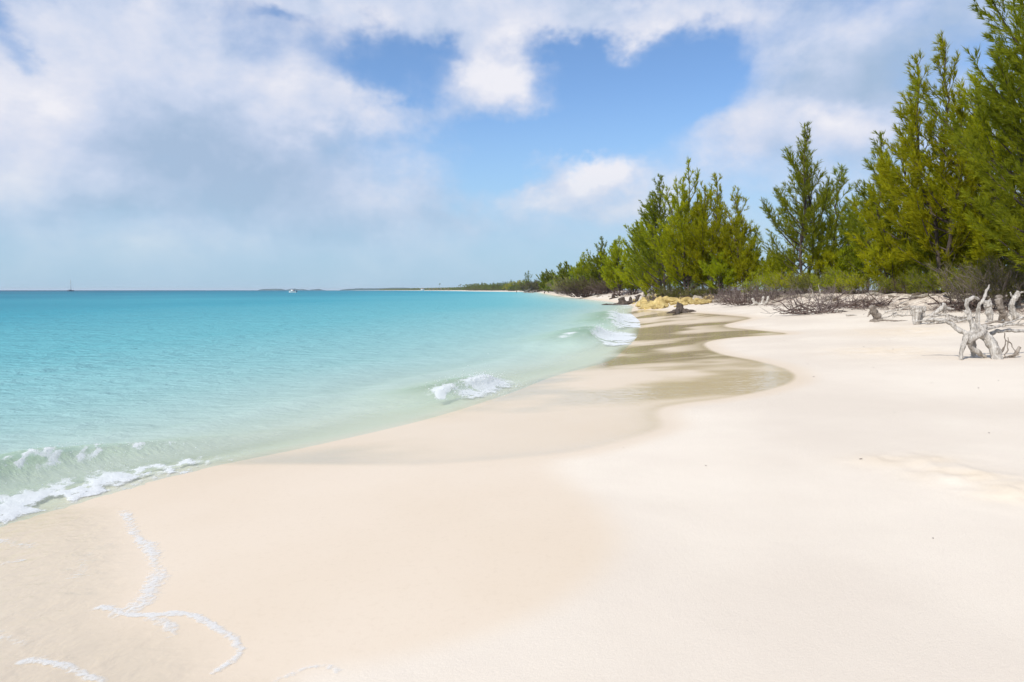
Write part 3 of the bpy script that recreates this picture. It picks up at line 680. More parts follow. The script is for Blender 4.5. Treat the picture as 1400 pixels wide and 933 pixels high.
LOWL = ['low lime bush right of the dark tangled brush', 'low yellow bush at the foot of the open spired tree', 'low olive bush behind the big brush pile', 'low lime bush in the gap of sky', 'low yellow bush below the slim casuarina', 'low dark green bush right of the purplish brush', 'low green bush behind the upright driftwood spike', 'low olive bush at the forked trunk', 'low olive bush at the right edge', 'low olive bush behind the pale rocks', 'low olive bush behind the leaning dead stems', 'tiny dark bush left of the purplish brush', 'dark green bush beside the purplish brush']
for i, ((px, Y, r_, H, mt), lb) in enumerate(zip(LOWG, LOWL)):
    shrub('low_bush', spot(px, Y), r_*1.2, r_*.9, H*1.2, 260+i, lb, mt, 5200, 40, M_TWIG, .006*Y/45, group='low green bushes along the bank', leafw=.010*Y/40, leaf_lo=.1, lsize=.16)
shrub('bare_shrub', spot(1345, 27.5), 1.7, 1.2, 1.9, 280, 'tall spraying olive shrub of thin bare stems behind the driftwood spike', M_OLIVE, 4200, 34, M_TWIG, .007, leafw=.006, leaf_lo=.35, wind=1.0, lsize=.12)
shrub('bare_shrub', spot(1392, 26.5), 1.3, 1.0, 1.15, 281, 'brownish bare stemmed shrub directly behind the pale stumps', M_OLIVE, 3600, 34, M_TWIG, .007, leafw=.006, leaf_lo=.35, lsize=.12)

# ------------------------------------------------------------------ the far shore
protoF = casuarina('casuarina_tree', (28+3, 300, 1.7), 8.0, 2.4, 300, 'small dark spire casuarina in the row along the far shore', tops=2, mat=M_FAR, q=2, width=5.0, prim=3.2, sub=2.6, twig=.28, group='casuarinas along the far shore')
rs = np.random.default_rng(5)
for i in range(150):
    Y = 205*math.exp(i/150*1.9); x = vegX(Y)+rs.uniform(1, 14+Y*.02); s = rs.uniform(.5, 1.0)**1.3*(.95+Y/1100)
    if i == 112: s = 2.9
    copy_tree(protoF, (float(x), float(Y), gz(x, Y)), rs.uniform(0, 6), s)
protoS = shrub('scrub_bush', (float(vegX(380))+2, 380, 1.6), 6, 4, 4.0, 310, 'rounded green scrub bush in the belt along the far shore', M_FAR, 1500, 30, M_TWIG, .05, leafw=.16, leaf_lo=0, lsize=.8, group='scrub bushes along the far shore')
for i in range(110):
    Y = 180*math.exp(i/110*2.2); x = vegX(Y)+rs.uniform(.5, 4); copy_tree(protoS, (float(x), float(Y), gz(x, Y)), rs.uniform(0, 6), rs.uniform(.6, 1.1)*(.8+Y/900))
def palm(loc, H, seed, label, group=None):
    rs = np.random.default_rng(seed); root = empty('palm_tree', loc); tag(root, label, 'palm', group)
    t = np.linspace(0, 1, 8); P = np.stack([.6*t**2, 0*t, H*t], -1); w = Acc(); tube(w, P, np.linspace(.22, .13, 8), 6); w.build('trunk', M_BARK, root)
    f = Acc(); top = P[-1]
    for i in range(20):
        a = i*2.4; e = rs.uniform(-.1, 1.0); L = rs.uniform(2.4, 3.2); s = np.linspace(0, 1, 7)
        px_ = L*s*math.cos(e); pz = L*s*math.sin(e)-1.5*s**2*L*.5
        pts = top+np.stack([px_*math.cos(a), px_*math.sin(a), pz], -1); side = np.array([-math.sin(a), math.cos(a), 0])
        for k in range(1, 7):
            for q in (-1, 1):
                for b in (0, .33, .66):
                    p = pts[k-1]*(1-b)+pts[k]*b; l = .75*math.sin(math.pi*min(.95, (k+b)/7.2))+.1
                    tip = p+side*q*l+(pts[k]-pts[k-1])*.7+np.array([0, 0, -.25*l]); wd = (pts[k]-pts[k-1])*.20
                    f.add([p-wd, p+wd, tip], np.array([[0, 1, 2]]), rs.uniform())
    f.build('fronds', M_FAR, root); return root
pp = palm((-165, 1560, 2.0), 14.5, 1, 'coconut palm in the row behind the far white beach', 'palms behind the far beach')
for i in range(34):
    Y = 1450*math.exp(i/34*.30); x = vegX(Y)+rs.uniform(2, 30); copy_tree(pp, (float(x), float(Y), gz(x, Y)-.2), rs.uniform(0, 6), rs.uniform(.75, 1.15))

# low wood reading as one mass beyond the palms, and the capes on the horizon
def wood_mass(name, line, h, depth, n, size, mat, label, seed):
    rs = np.random.default_rng(seed); line = np.asarray(line, float); t = rs.uniform(0, 1, n)*(len(line)-1); i = np.minimum(t.astype(int), len(line)-2); w = (t-i)[:, None]
    p = line[i]*(1-w)+line[i+1]*w; hh = h*np.interp(p[:, 1], [250, 600, 1500, 2300], [.7, 1., 2.2, 2.2] if h < 6 else [1, 1, 1, 1])*(.55+.9*(fbm(p[:, 0]*.02, p[:, 1]*.02, 4, seed, .7)+.5)); u = rs.uniform(0, 1, n)
    P = np.stack([p[:, 0]+rs.uniform(-depth, depth, n), p[:, 1]+rs.uniform(0, depth*2, n), 1.2+hh*u], -1)
    V, F = blades(P, norm(rs.normal(size=(n, 3))*[1, 1, .6]+[0, 0, .3]), rs.uniform(.6, 1.3, n)*size, np.full(n, size*.35), rs)
    a = Acc(); a.add(V, F, np.repeat(rs.uniform(0, 1, n), 3)); return tag(a.build(name, mat), label, 'woods', kind='stuff')
yy = np.geomspace(250, 2300, 60); wood_mass('far_woods', np.stack([vegX(yy)+10+yy*.012, yy], -1), 4.4, 9, 26000, 1.3, M_FAR, 'low green scrub woods behind the far beach', 1)
yy = np.geomspace(2200, 5200, 40); wood_mass('far_woods', np.stack([vegX(yy)+60, yy], -1), 9, 40, 16000, 5, M_FAR, 'blue grey line of woods on the distant cape', 2)
def isle(px0, px1, Y, h, seed, label):
    n = 60; x = np.linspace((px0-700)/933*Y, (px1-700)/933*Y, n); e = np.sin(np.linspace(0, math.pi, n))**.35
    a = Acc(); rows = []
    for k, (dy, f) in enumerate(((0, 0), (20, .75), (80, 1.0), (200, 1.0), (400, 0))):
        rows.append(np.stack([x, np.full(n, Y+dy), -1+(h*f*e*(.65+.9*(fbm(x*.012+k, x*0, 4, seed, .7)+.5)))], -1))
    V = np.concatenate(rows); i = np.arange(n-1)[None]+np.arange(4)[:, None]*n; a.add(V, np.stack([i, i+1, i+1+n, i+n], -1).reshape(-1, 4))
    return tag(a.build('island', M_ISLE), label, kind='structure')
M_ISLE = rough_material('wooded_island', (.02, .06, .07), (.04, .085, .08), (1, 1, 1), .02, .3, 2)
isle(464, 600, 6200, 20, 1, 'long low wooded cape on the horizon')
isle(353, 382, 7500, 16, 2, 'small low island left of the motorboat'); isle(389, 412, 7500, 14, 3, 'small low island behind the motorboat'); isle(423, 434, 7500, 13, 4, 'tiny islet right of the motorboat')

# beach house and huts far along the beach
def white_mat(name, c, r=.5):
    m, t, out = material(name); b = t.n.new('ShaderNodeBsdfPrincipled'); b.inputs['Roughness'].default_value = r
    t.put(b.inputs['Base Color'], t.mix(t.noise(t.objc(), 3, 4, .6), tuple(x*.85 for x in c), c)); t.l.new(b.outputs[0], out.inputs[0]); return m
M_WHITE = white_mat('white_paint', (.8, .8, .78)); M_NAVY = white_mat('navy_paint', (.02, .035, .08), .3); M_THATCH = rough_material('thatch', (.12, .085, .05), (.3, .22, .13), (1, 1, 1), 2); M_DARKG = white_mat('dark_glass', (.03, .04, .05), .1)
M_ALU = white_mat('mast_metal', (.30, .31, .33), .4); M_CLOTH = white_mat('boat_canvas', (.05, .10, .22), .9); M_SKIN = white_mat('skin', (.42, .25, .17), .7)
def box(acc, c, s, a=None):
    V = np.array([[x, y, z] for x in (-1, 1) for y in (-1, 1) for z in (-1, 1)])*np.array(s)/2+np.array(c)
    acc.add(V, np.array([[0, 1, 3, 2], [4, 6, 7, 5], [0, 4, 5, 1], [2, 3, 7, 6], [0, 2, 6, 4], [1, 5, 7, 3]]), a)
Yh = 1900.; xh = (578-700)/933*Yh; zh = gz(xh, Yh) if gz(xh, Yh) > .5 else 1.0
h = empty('beach_house', (xh, Yh, zh), .2); tag(h, 'tiny white beach house beside the far beach', 'house')
a = Acc(); box(a, (0, 0, 2.4), (9, 7, 4.8)); a.build('wall', M_WHITE, h)
a = Acc(); V = [(-5, -4, 4.81), (5, -4, 4.81), (5, 4, 4.81), (-5, 4, 4.81), (-2.5, 0, 7), (2.5, 0, 7)]; a.add(V, [np.array([[0, 1, 5, 4], [2, 3, 4, 5], [0, 3, 2, 1]]), np.array([[1, 2, 5], [3, 0, 4]])]); a.build('roof', M_THATCH, h)
for wx in (-2.7, 0, 2.7):
    a = Acc(); box(a, (wx, -3.52, 2.6), (1.3, .06, 1.5)); a.build('window', M_DARKG, h)
hut = empty('thatched_hut', (xh+20, Yh+8, zh)); tag(hut, 'thatched beach hut between the white house and the palms', 'hut', 'thatched huts on the far beach')
a = Acc(); an = np.linspace(0, 6.283, 10, endpoint=False); a.add([(3.6*math.cos(b), 3.6*math.sin(b), 3.2) for b in an]+[(0, 0, 6.2)], np.array([[i, (i+1) % 10, 10] for i in range(10)])); a.build('roof', M_THATCH, hut)
for b in an[::3]:
    a = Acc(); tube(a, [(2.8*math.cos(b), 2.8*math.sin(b), 0), (2.8*math.cos(b), 2.8*math.sin(b), 3.6)], .14, 5); a.build('post', M_BARK, hut)
for i in range(1, 6): copy_tree(hut, (xh+20+i*11, Yh+8-i*9, zh), i, 1)

# ------------------------------------------------------------------ boats
def hull(acc, L, B, Dp, sheer=.25, a=None, stern=.75):
    n = 14; s = np.linspace(0, 1, n); k = 9; V = []
    for si in s:
        b = B/2*(stern+(1-stern)*min(1, si*3))*(1-max(0, (si-.45)/.55)**2.2); x = -L/2+L*si; top = Dp*(1+sheer*(si-.3)**2*3)
        for q in np.linspace(-1, 1, k): V.append((x+(.10*L*max(0, si-.6)*(1-abs(q))*-.6), b*math.copysign(abs(q)**.6, q), -.35*Dp+(top+.35*Dp)*abs(q)**2.2))
    i = np.arange(n-1)[:, None]*k; j = np.arange(k-1)[None]; F = np.stack([i+j, i+j+1, i+k+j+1, i+k+j], -1).reshape(-1, 4)
    acc.add(V, [F, np.array([[r_*k, r_*k+k-1, (r_+1)*k+k-1, (r_+1)*k] for r_ in range(n-1)])]); acc.add([V[q] for q in range(k)], [np.array([[0, q, q+1] for q in range(1, k-1)])])
Ys = 1300.; sb = empty('sailboat', ((98.5-700)/933*Ys, Ys, 0), .5); tag(sb, 'dark hulled sailboat with bare mast anchored on the horizon', 'sailboat')
a = Acc(); hull(a, 10.5, 3.2, 1.5); a.build('hull', M_NAVY, sb, True)
a = Acc(); box(a, (-.4, 0, 1.95), (4, 1.8, .7)); a.build('cabin', M_NAVY, sb)
a = Acc(); tube(a, [(.6, 0, 1.4), (.6, 0, 22)], [.42, .28], 6); mast = a.build('mast', M_ALU, sb)
a = Acc(); tube(a, [(.6, 0, 3), (-4.2, 0, 3.1)], .16, 6); a.build('boom', M_CLOTH, sb)
for n_, p in (('forestay', [(5.2, 0, 1.9), (.6, 0, 20.5)]), ('backstay', [(-5.1, 0, 1.6), (.6, 0, 20.8)])):
    a = Acc(); tube(a, p, .035, 4); a.build(n_, M_ALU, sb)
Yb = 560.; mb = empty('motorboat', ((401-700)/933*Yb, Yb, 0), 2.7); tag(mb, 'small white motorboat with a canopy and people aboard, offshore', 'motorboat')
a = Acc(); hull(a, 8.2, 2.8, 1.1); a.build('hull', M_WHITE, mb, True)
a = Acc(); box(a, (.3, 0, 1.6), (2.0, 1.7, 1.2)); a.build('console', M_WHITE, mb)
a = Acc(); box(a, (-.2, 0, 3.1), (3.6, 2.3, .14)); a.build('canopy', M_CLOTH, mb)
for q in ((-1.4, -.9), (-1.4, .9), (1.0, -.9), (1.0, .9)):
    a = Acc(); tube(a, [(q[0], q[1], .9), (q[0], q[1], 3.04)], .05, 5); a.build('post', M_ALU, mb)
a = Acc(); box(a, (-4.25, 0, 1.1), (.45, .45, 1.1)); a.build('outboard_motor', M_NAVY, mb)
def sitter(x, y, z, lb, seed, c):
    m_ = white_mat('shirt', c, .9); root = Acc()
    P = [(0, 0, .0), (0, 0, .3), (.02, 0, .55), (.02, 0, .62), (.02, 0, .70), (.02, 0, .82), (.02, 0, .9)]; tube(root, P, [.17, .16, .19, .08, .10, .11, .04], 10)
    for s in (-1, 1):
        tube(root, [(0, .1*s, .05), (.42, .12*s, .08), (.45, .12*s, -.38), (.56, .12*s, -.40)], [.10, .075, .05, .04], 7)
        tube(root, [(.02, .19*s, .5), (.10, .25*s, .26), (.32, .20*s, .2), (.40, .19*s, .2)], [.06, .045, .04, .03], 7)
    o = root.build('person', M_SKIN, None, True); o.location = (mb.location.x+x, mb.location.y+y, z); tag(o, lb, 'person')
    sh = Acc(); tube(sh, [(0, 0, -.02), (0, 0, .3), (.02, 0, .57)], [.19, .18, .20], 10); sh.build('shirt', m_, o)
    ha = Acc(); tube(ha, [(-.02, 0, .80), (-.02, 0, .90), (-.02, 0, .94)], [.118, .10, .04], 10); ha.build('hair', M_NAVY, o)
sitter(-1.3, -.3, 1.15, 'person in a white shirt seated at the left end of the motorboat', 1, (.7, .7, .7)); sitter(1.5, .2, 1.2, 'person in a dark shirt seated at the right end of the motorboat', 2, (.04, .05, .09)); sitter(.8, -.4, 1.15, 'person in a red shirt seated near the middle of the motorboat', 3, (.4, .06, .05))
#PART3
print('BLADES', NB)
# ------------------------------------------------------------------ driftwood
def finish_wood(o, vox, disp=.03, size=.12):
    r_ = o.modifiers.new('fuse', 'REMESH'); r_.mode = 'VOXEL'; r_.voxel_size = vox; r_.use_smooth_shade = True
    tx = bpy.data.textures.new('gnarl', 'CLOUDS'); tx.noise_scale = size; tx.noise_depth = 3
    d = o.modifiers.new('gnarl', 'DISPLACE'); d.texture = tx; d.strength = disp; d.mid_level = .5; d.texture_coords = 'LOCAL'
    t2 = bpy.data.textures.new('grain', 'CLOUDS'); t2.noise_scale = size*.3; t2.noise_depth = 2
    d2 = o.modifiers.new('grain', 'DISPLACE'); d2.texture = t2; d2.strength = disp*.6; d2.mid_level = .5; d2.texture_coords = 'LOCAL'
    return o
def wiggly(P, n=12, amp=.03, seed=0):
    P = np.asarray(P, float); q = np.arange(len(P)); t = np.linspace(0, len(P)-1, n)
    Q = np.stack([hermite(t, q, P[:, k]) for k in range(3)], -1) if len(P) > 2 else np.stack([np.interp(t, q, P[:, k]) for k in range(3)], -1)
    rs = np.random.default_rng(seed); w = rs.normal(size=(n, 3)); w = (w+np.roll(w, 1, 0))*.5; w[0] = 0; return Q+w*amp
def driftwood(name, px, py, rule, limbs, label, mat, vox=.012, seed=0, disp=.02, group=None, size=.10, k=8, cat='driftwood', thick=.62):
    """limbs: lists of (photo x, photo y, depth offset in m, radius) measured from the point (px,py) where it stands"""
    g = at(px, py); Y = g[1]; root = g.copy(); a = Acc(); s = Y/933.
    for i, lb in enumerate(limbs):
        P = np.array([((x-px)*s, dy, (py-y)*s*1.02) for (x, y, dy, r_) in lb]); rr = np.array([l[3] for l in lb])*thick
        n = max(6, 3*len(lb)); Q = wiggly(P, n, .012, seed+i); R_ = np.interp(np.linspace(0, 1, n), np.linspace(0, 1, len(rr)), rr)
        tube(a, Q, R_*(1+.10*np.sin(np.arange(n)*2.1+i)), k)
    o = a.build(name, mat, None, True); o.location = root; tag(o, label, cat, group); finish_wood(o, vox, disp, size)
    return o
# the big tripod root: scale 1 px = 18 mm there
driftwood('driftwood_root', 1345, 490, 0, [
    [(1309, 492, -.1, .05), (1313, 476, -.05, .075), (1320, 462, 0, .09), (1330, 454, 0, .10), (1345, 446, 0, .07)],
    [(1352, 492, -.25, .15), (1351, 480, -.2, .155), (1346, 466, -.1, .155), (1340, 455, 0, .15), (1338, 450, 0, .10)],
    [(1347, 489, 0, .05), (1336, 481, .0, .085), (1325, 473, 0, .09), (1323, 465, -.08, .095), (1331, 459, -.12, .10), (1340, 451, -.1, .10)],
    [(1319, 457, 0, .085), (1310, 450, .1, .075), (1302, 442, .2, .06), (1292, 438, .3, .055), (1270, 442, .5, .03)],
    [(1330, 452, 0, .11), (1326, 442, 0, .085), (1322, 430, .0, .065), (1318, 420, 0, .06), (1319, 413, 0, .065), (1326, 408, 0, .06), (1334, 411, 0, .045)],
    [(1334, 452, 0, .10), (1334, 440, 0, .07), (1334, 428, 0, .055), (1336, 417, 0, .05), (1339, 415, 0, .055), (1341, 406, 0, .045), (1344, 398, 0, .035), (1348, 391, 0, .018)],
    [(1339, 415, 0, .04), (1345, 416, 0, .02)], [(1320, 430, 0, .035), (1314, 425, .05, .02)],
    [(1342, 456, .05, .09), (1352, 462, .1, .085), (1362, 456, .1, .07), (1375, 453, .15, .06), (1395, 454, .2, .055), (1418, 455, .3, .05)],
    [(1343, 452, 0, .05), (1356, 448, 0, .045), (1372, 444, .05, .04), (1392, 439, .1, .03), (1405, 434, .1, .02)],
    [(1338, 455, .15, .10), (1338, 470, .2, .11), (1342, 488, .2, .06)]],
    'bleached tripod shaped driftwood root with an upright spike, nearest on the sand', M_DRIFT, .013, 1, .022)
driftwood('driftwood_twigs', 1374, 490, 0, [
    [(1368, 491, 0, .025), (1372, 478, 0, .018), (1373, 466, 0, .015), (1371, 456, 0, .012)], [(1371, 491, 0, .022), (1376, 478, 0, .018), (1376, 462, 0, .012)],
    [(1366, 490, 0, .016), (1370, 476, 0, .014), (1374, 466, 0, .01)], [(1374, 466, 0, .018), (1382, 471, 0, .016), (1387, 480, 0, .014), (1386, 487, 0, .016)],
    [(1378, 491, 0, .03), (1384, 489, 0, .04), (1390, 482, 0, .06), (1394, 475, 0, .045)], [(1374, 490, 0, .02), (1380, 487, 0, .025), (1386, 484, 0, .03)], [(1390, 486, 0, .01), (1397, 482, 0, .008), (1402, 480, 0, .006)]],
    'twiggy driftwood branch tangle with a stubby pointed end, at the right edge', M_STUMP, .008, 2, .01)
driftwood('cut_stump', 1196, 440, 0, [[(1203, 441, .1, .17), (1199, 432, .05, .17), (1193, 425, 0, .15), (1190, 419, 0, .11)], [(1191, 441, 0, .11), (1198, 440, .1, .14), (1206, 439, .2, .08)], [(1191, 426, .1, .05), (1188, 433, .1, .04)]],
    'weathered grey cut stump leaning left, leftmost of the stumps on the sand', M_STUMP, .02, 3, .05, thick=.85)
driftwood('cut_stump', 1255, 444, 0, [[(1253, 444, 0, .16), (1252, 435, 0, .19), (1253, 425, 0, .22), (1252, 419, 0, .22)], [(1260, 442, .1, .09), (1263, 430, .1, .11), (1265, 419, .1, .11)], [(1245, 419, 0, .09), (1249, 433, 0, .09)]],
    'upright pale grey stump with a flat sawn top', M_DRIFT, .02, 4, .05)
driftwood('fallen_driftwood', 1285, 443, 0, [[(1272, 433, .1, .05), (1280, 427, 0, .11), (1287, 421, 0, .13), (1290, 415, 0, .08)], [(1288, 420, 0, .10), (1293, 432, 0, .07), (1303, 441, -.1, .06), (1307, 443, -.1, .04)], [(1290, 420, 0, .09), (1300, 423, 0, .06), (1304, 422, 0, .03)],
    [(1264, 438, 0, .08), (1280, 438, 0, .10), (1300, 437, 0, .08), (1322, 438, .1, .05)], [(1268, 443, 0, .05), (1290, 440, 0, .07), (1310, 437, .1, .04)], [(1290, 430, 0, .06), (1306, 433, 0, .05), (1324, 434, 0, .03)], [(1272, 433, 0, .05), (1290, 431, 0, .05)]],
    'fallen bleached driftwood with pointed raised end, between the flat topped stump and the tripod root', M_DRIFT, .02, 5, .05)
driftwood('driftwood_stump', 1352, 441, 0, [[(1354, 440, 0, .12), (1352, 428, 0, .17), (1349, 417, 0, .19), (1348, 412, 0, .17)], [(1352, 440, -.1, .09), (1344, 442, -.1, .06), (1338, 444, -.1, .04)], [(1350, 414, 0, .05), (1352, 409, 0, .03)]],
    'sloping pale driftwood stump with a rough top, just right of the tripod root', M_DRIFT, .02, 6, .06)
driftwood('driftwood_stump', 1368, 440, 0, [[(1378, 440, 0, .08), (1372, 431, 0, .14), (1366, 420, 0, .17), (1363, 409, 0, .16)], [(1370, 408, .1, .10), (1364, 406, .1, .12)], [(1368, 430, 0, .1), (1370, 440, .1, .08)], [(1373, 406, 0, .05), (1375, 404, 0, .02)]],
    'middle grey driftwood stump with a wide broken crown', M_STUMP, .02, 7, .07)
driftwood('driftwood_stump', 1388, 438, 0, [[(1389, 437, 0, .12), (1384, 427, 0, .15), (1381, 418, 0, .13), (1385, 409, 0, .13), (1389, 402, 0, .12), (1390, 398, 0, .05)], [(1385, 410, 0, .06), (1380, 404, 0, .04), (1379, 400, 0, .02)], [(1389, 403, 0, .05), (1396, 400, 0, .03), (1399, 399, 0, .02)],
    [(1385, 428, 0, .12), (1393, 433, 0, .09), (1404, 437, 0, .06)], [(1374, 440, 0, .05), (1386, 436, 0, .07)], [(1380, 430, 0, .05), (1368, 437, 0, .04)]],
    'twisted bright driftwood stump with claw like tips, at the right edge behind the tripod root', M_DRIFT, .018, 8, .06)
driftwood('driftwood_log', 1375, 446, 0, [[(1340, 446, .1, .04), (1356, 441, 0, .06), (1372, 441, 0, .06), (1390, 444, 0, .07), (1412, 446, 0, .06)], [(1384, 447, -.1, .03), (1394, 443, 0, .05), (1408, 441, 0, .04)], [(1350, 445, .1, .03), (1366, 446, 0, .035), (1380, 441, 0, .03)]],
    'low tangle of pale logs lying under the row of broken stumps', M_STUMP, .02, 9, .04)
driftwood('driftwood_log', 1225, 440, 0, [[(1198, 440, .2, .05), (1215, 438, .1, .05), (1235, 439, 0, .045), (1250, 440, 0, .03)]],
    'thin grey log lying on the sand between the two cut stumps', M_STUMP, .02, 10, .03)
driftwood('driftwood_stump', 1037, 417.5, 0, [[(1028, 408, 0, .12), (1032, 414, 0, .16), (1038, 416.5, 0, .16), (1046, 416, 0, .15), (1050, 409, 0, .15), (1049, 406, 0, .12)], [(1041, 416, 0, .12), (1043, 408, 0, .13), (1044, 406, 0, .10)], [(1031, 415, 0, .12), (1027, 418, 0, .08)], [(1046, 416, 0, .12), (1053, 417, 0, .10)]],
    'pale fallen driftwood stump with two upturned ends, on the sand below the bank', M_DRIFT, .035, 11, .08)
# black stumps with spreading roots
driftwood('rooted_stump', 929, 428.5, 0, [[(929, 428, 0, .6), (929, 423, 0, .42), (929, 418, 0, .36), (930, 415.5, 0, .33)], [(929, 426, 0, .3), (920, 426, -.3, .22), (912, 428, -.4, .12), (909, 428, -.4, .06)], [(932, 426, 0, .3), (940, 425, -.2, .2), (948, 426.5, -.3, .16), (951, 427, -.3, .08)], [(928, 427, 0, .25), (922, 429, -.9, .15), (914, 429.5, -1.2, .08)], [(932, 427, 0, .25), (938, 429, -.8, .15), (944, 429, -1, .07)], [(927, 418, 0, .15), (926, 414, 0, .08)]],
    'dark stump with wide spreading roots alone on the wet sand before the rocks', M_DSTUMP, .05, 12, .10, size=.3)
driftwood('rooted_stump', 850, 417, 0, [[(852, 417, 0, .65), (850, 412, 0, .42), (849, 407.5, 0, .40)], [(850, 416, 0, .3), (840, 417, 0, .16), (826, 417.5, 0, .07)], [(853, 415, 0, .25), (862, 414, 0, .22), (870, 413, 0, .15)], [(852, 416, 0, .3), (858, 418, -.5, .15)]],
    'black broken stump with roots trailing into the shallow water', M_DSTUMP, .06, 13, .10, size=.3, thick=1.1)
driftwood('rooted_stump', 862, 413, 0, [[(862, 413.5, 0, .45), (862, 409, 0, .38), (863, 407, 0, .3)]], 'short dark stump between two taller ones beside the rocks', M_DSTUMP, .06, 14, .09, size=.3)
driftwood('rooted_stump', 871, 412.5, 0, [[(870, 413, 0, .4), (871, 408, 0, .38), (873, 405, 0, .3), (876, 403.5, 0, .12)], [(872, 407, 0, .2), (867, 405, 0, .1)]], 'dark forked stump leaning on the left end of the rocks', M_DSTUMP, .06, 15, .09, size=.3)
driftwood('rooted_stump', 838, 408.6, 0, [[(840, 408.6, 0, .5), (838, 405, 0, .45), (840, 402, 0, .3)], [(840, 407, 0, .3), (833, 409, 0, .2)], [(842, 408, 0, .3), (862, 408.5, .0, .15)]], 'brown stump on the pale sand beside the rounded scrub', M_DSTUMP, .08, 16, .2, size=.4)
driftwood('floating_log', 832, 417.2, 0, [[(822, 417.3, 0, .10), (829, 416.6, 0, .22), (836, 416.8, 0, .2), (842, 417.3, 0, .1)]], 'dark snag just awash left of the black broken stump', M_DSTUMP, .06, 17, .10, size=.3)
driftwood('dead_snag', 722, 400.8, 0, [[(717, 400.8, 0, .5), (720, 398, 0, .4), (726, 395, 0, .3)], [(722, 400.6, 0, .6), (728, 398.5, 0, .4), (733, 397, 0, .3)], [(715, 401, 0, .6), (730, 400.6, 0, .5)], [(720, 399, 0, .3), (716, 395, 0, .18)]], 'pale grey dead snag lying on the far beach', M_STUMP, .16, 18, .3, size=.8)
driftwood('dead_snag', 706.5, 400.2, 0, [[(706, 400.3, 0, .55), (706.5, 398.2, 0, .35)]], 'small black stump on the far beach left of the dead snag', M_DSTUMP, .14, 19, .3, size=.8)
driftwood('dead_snag', 745, 401.2, 0, [[(744, 401.3, 0, .55), (745.5, 398.6, 0, .4), (748, 398.4, 0, .2)]], 'black stump on the white sand right of the dead snag', M_DSTUMP, .12, 20, .25, size=.6)
driftwood('leaning_stems', 925, 409, 0, [[(925, 410, 0, .12), (920, 404, 0, .11), (914, 400, 0, .08), (908, 398, 0, .05)], [(926, 410, 0, .12), (921, 402, 0, .09), (920, 397, 0, .05)], [(928, 409, 0, .15), (934, 404, 0, .13), (934, 398, 0, .08)], [(930, 407, 0, .12), (940, 402, 0, .08), (948, 399, 0, .04)]],
    'black leaning dead stems forming a V above the rocks', M_DSTUMP, .035, 21, .03)
# long pale branch spikes on the bank
driftwood('bare_branch', 1110, 409, 0, [[(1112, 408, 0, .05), (1110, 399, 0, .04), (1106, 393, 0, .03)]], 'thin pale branch sticking up crooked from the bank behind the brush pile', M_DRIFT, .016, 22, .01)
driftwood('bare_branch', 1122, 409, 0, [[(1123, 408, 0, .05), (1120, 397, 0, .035), (1118, 390, 0, .03)]], 'thin white branch standing straight from the bank, right of the crooked one', M_DRIFT, .016, 23, .01)

# brush piles: fallen branch ends fanning up from the sand
def brush_pile(px, py, W_, H, seed, label, n=70, mat=None, skew=0.0, dark=True):
    g = at(px, py); rs = np.random.default_rng(seed); a = Acc(); root = empty('brush_pile', g); tag(root, label, 'brush pile')
    for i in range(n):
        u = rs.uniform(-1, 1); st = np.array([u*W_*.45+skew*W_, rs.uniform(-.5, .8), rs.uniform(0, .12)]); ang = u*.9+rs.normal()*.35+skew
        L = H*rs.uniform(.5, 1.25); d = np.array([math.sin(ang), rs.normal()*.35, abs(math.cos(ang))*.9+.1])
        P = grow(st[None], d[None], np.array([L]), .15, np.zeros(3), rs, 7, .16)[0]; r_ = rs.uniform(.010, .022); tube(a, P, np.linspace(r_, r_*.35, 7), 4, False, rs.uniform())
        for q in range(rs.integers(2, 5)):
            t = rs.uniform(.3, .9); p, tg = along(P[None], np.array([[t]])); Q = grow(p[0], norm(tg[0]+rs.normal(size=(1, 3))*.6), np.array([L*.4]), .1, np.zeros(3), rs, 4, .15)[0]; tube(a, Q, np.linspace(r_*.5, r_*.25, 4), 3, False, rs.uniform())
    a.build('branches', mat or M_TWIG, root)
    b = Acc()
    for i in range(int(n*.8)):
        x = rs.uniform(-.55, .55)*W_; P = np.array([[x, rs.uniform(-.5, .6), rs.uniform(.02, .22)]]); d = np.array([[rs.choice([-1, 1])*1., rs.normal()*.4, rs.normal()*.12]])
        Q = grow(P, d, np.array([rs.uniform(.4, 1.3)]), 0, np.zeros(3), rs, 7, .25)[0]; Q[:, 2] = np.maximum(Q[:, 2], .02); r_ = rs.uniform(.012, .032); tube(b, Q, np.linspace(r_, r_*.5, 7), 5, True, rs.uniform())
    b.build('fallen_boughs', M_TWIGD, root); return root
brush_pile(1110, 430, 2.0, 1.25, 400, 'large dark brush pile of bare branches fanning up on the clean sand', 54)
brush_pile(1150, 424, 2.6, .85, 401, 'reddish brushwood trailing to the right of the large brush pile', 20, None, .1)
brush_pile(1018, 418, 2.2, 1.3, 402, 'brown brush pile with long thin stems beside the pale fallen stump', 46, M_TWIGD)
brush_pile(1182, 421, 1.7, .6, 403, 'low scattered brushwood at the foot of the bank left of the cut stump', 36, M_TWIGD)
brush_pile(1330, 423, 2.0, .6, 404, 'low brown brushwood behind the tripod root', 44, M_TWIGD)

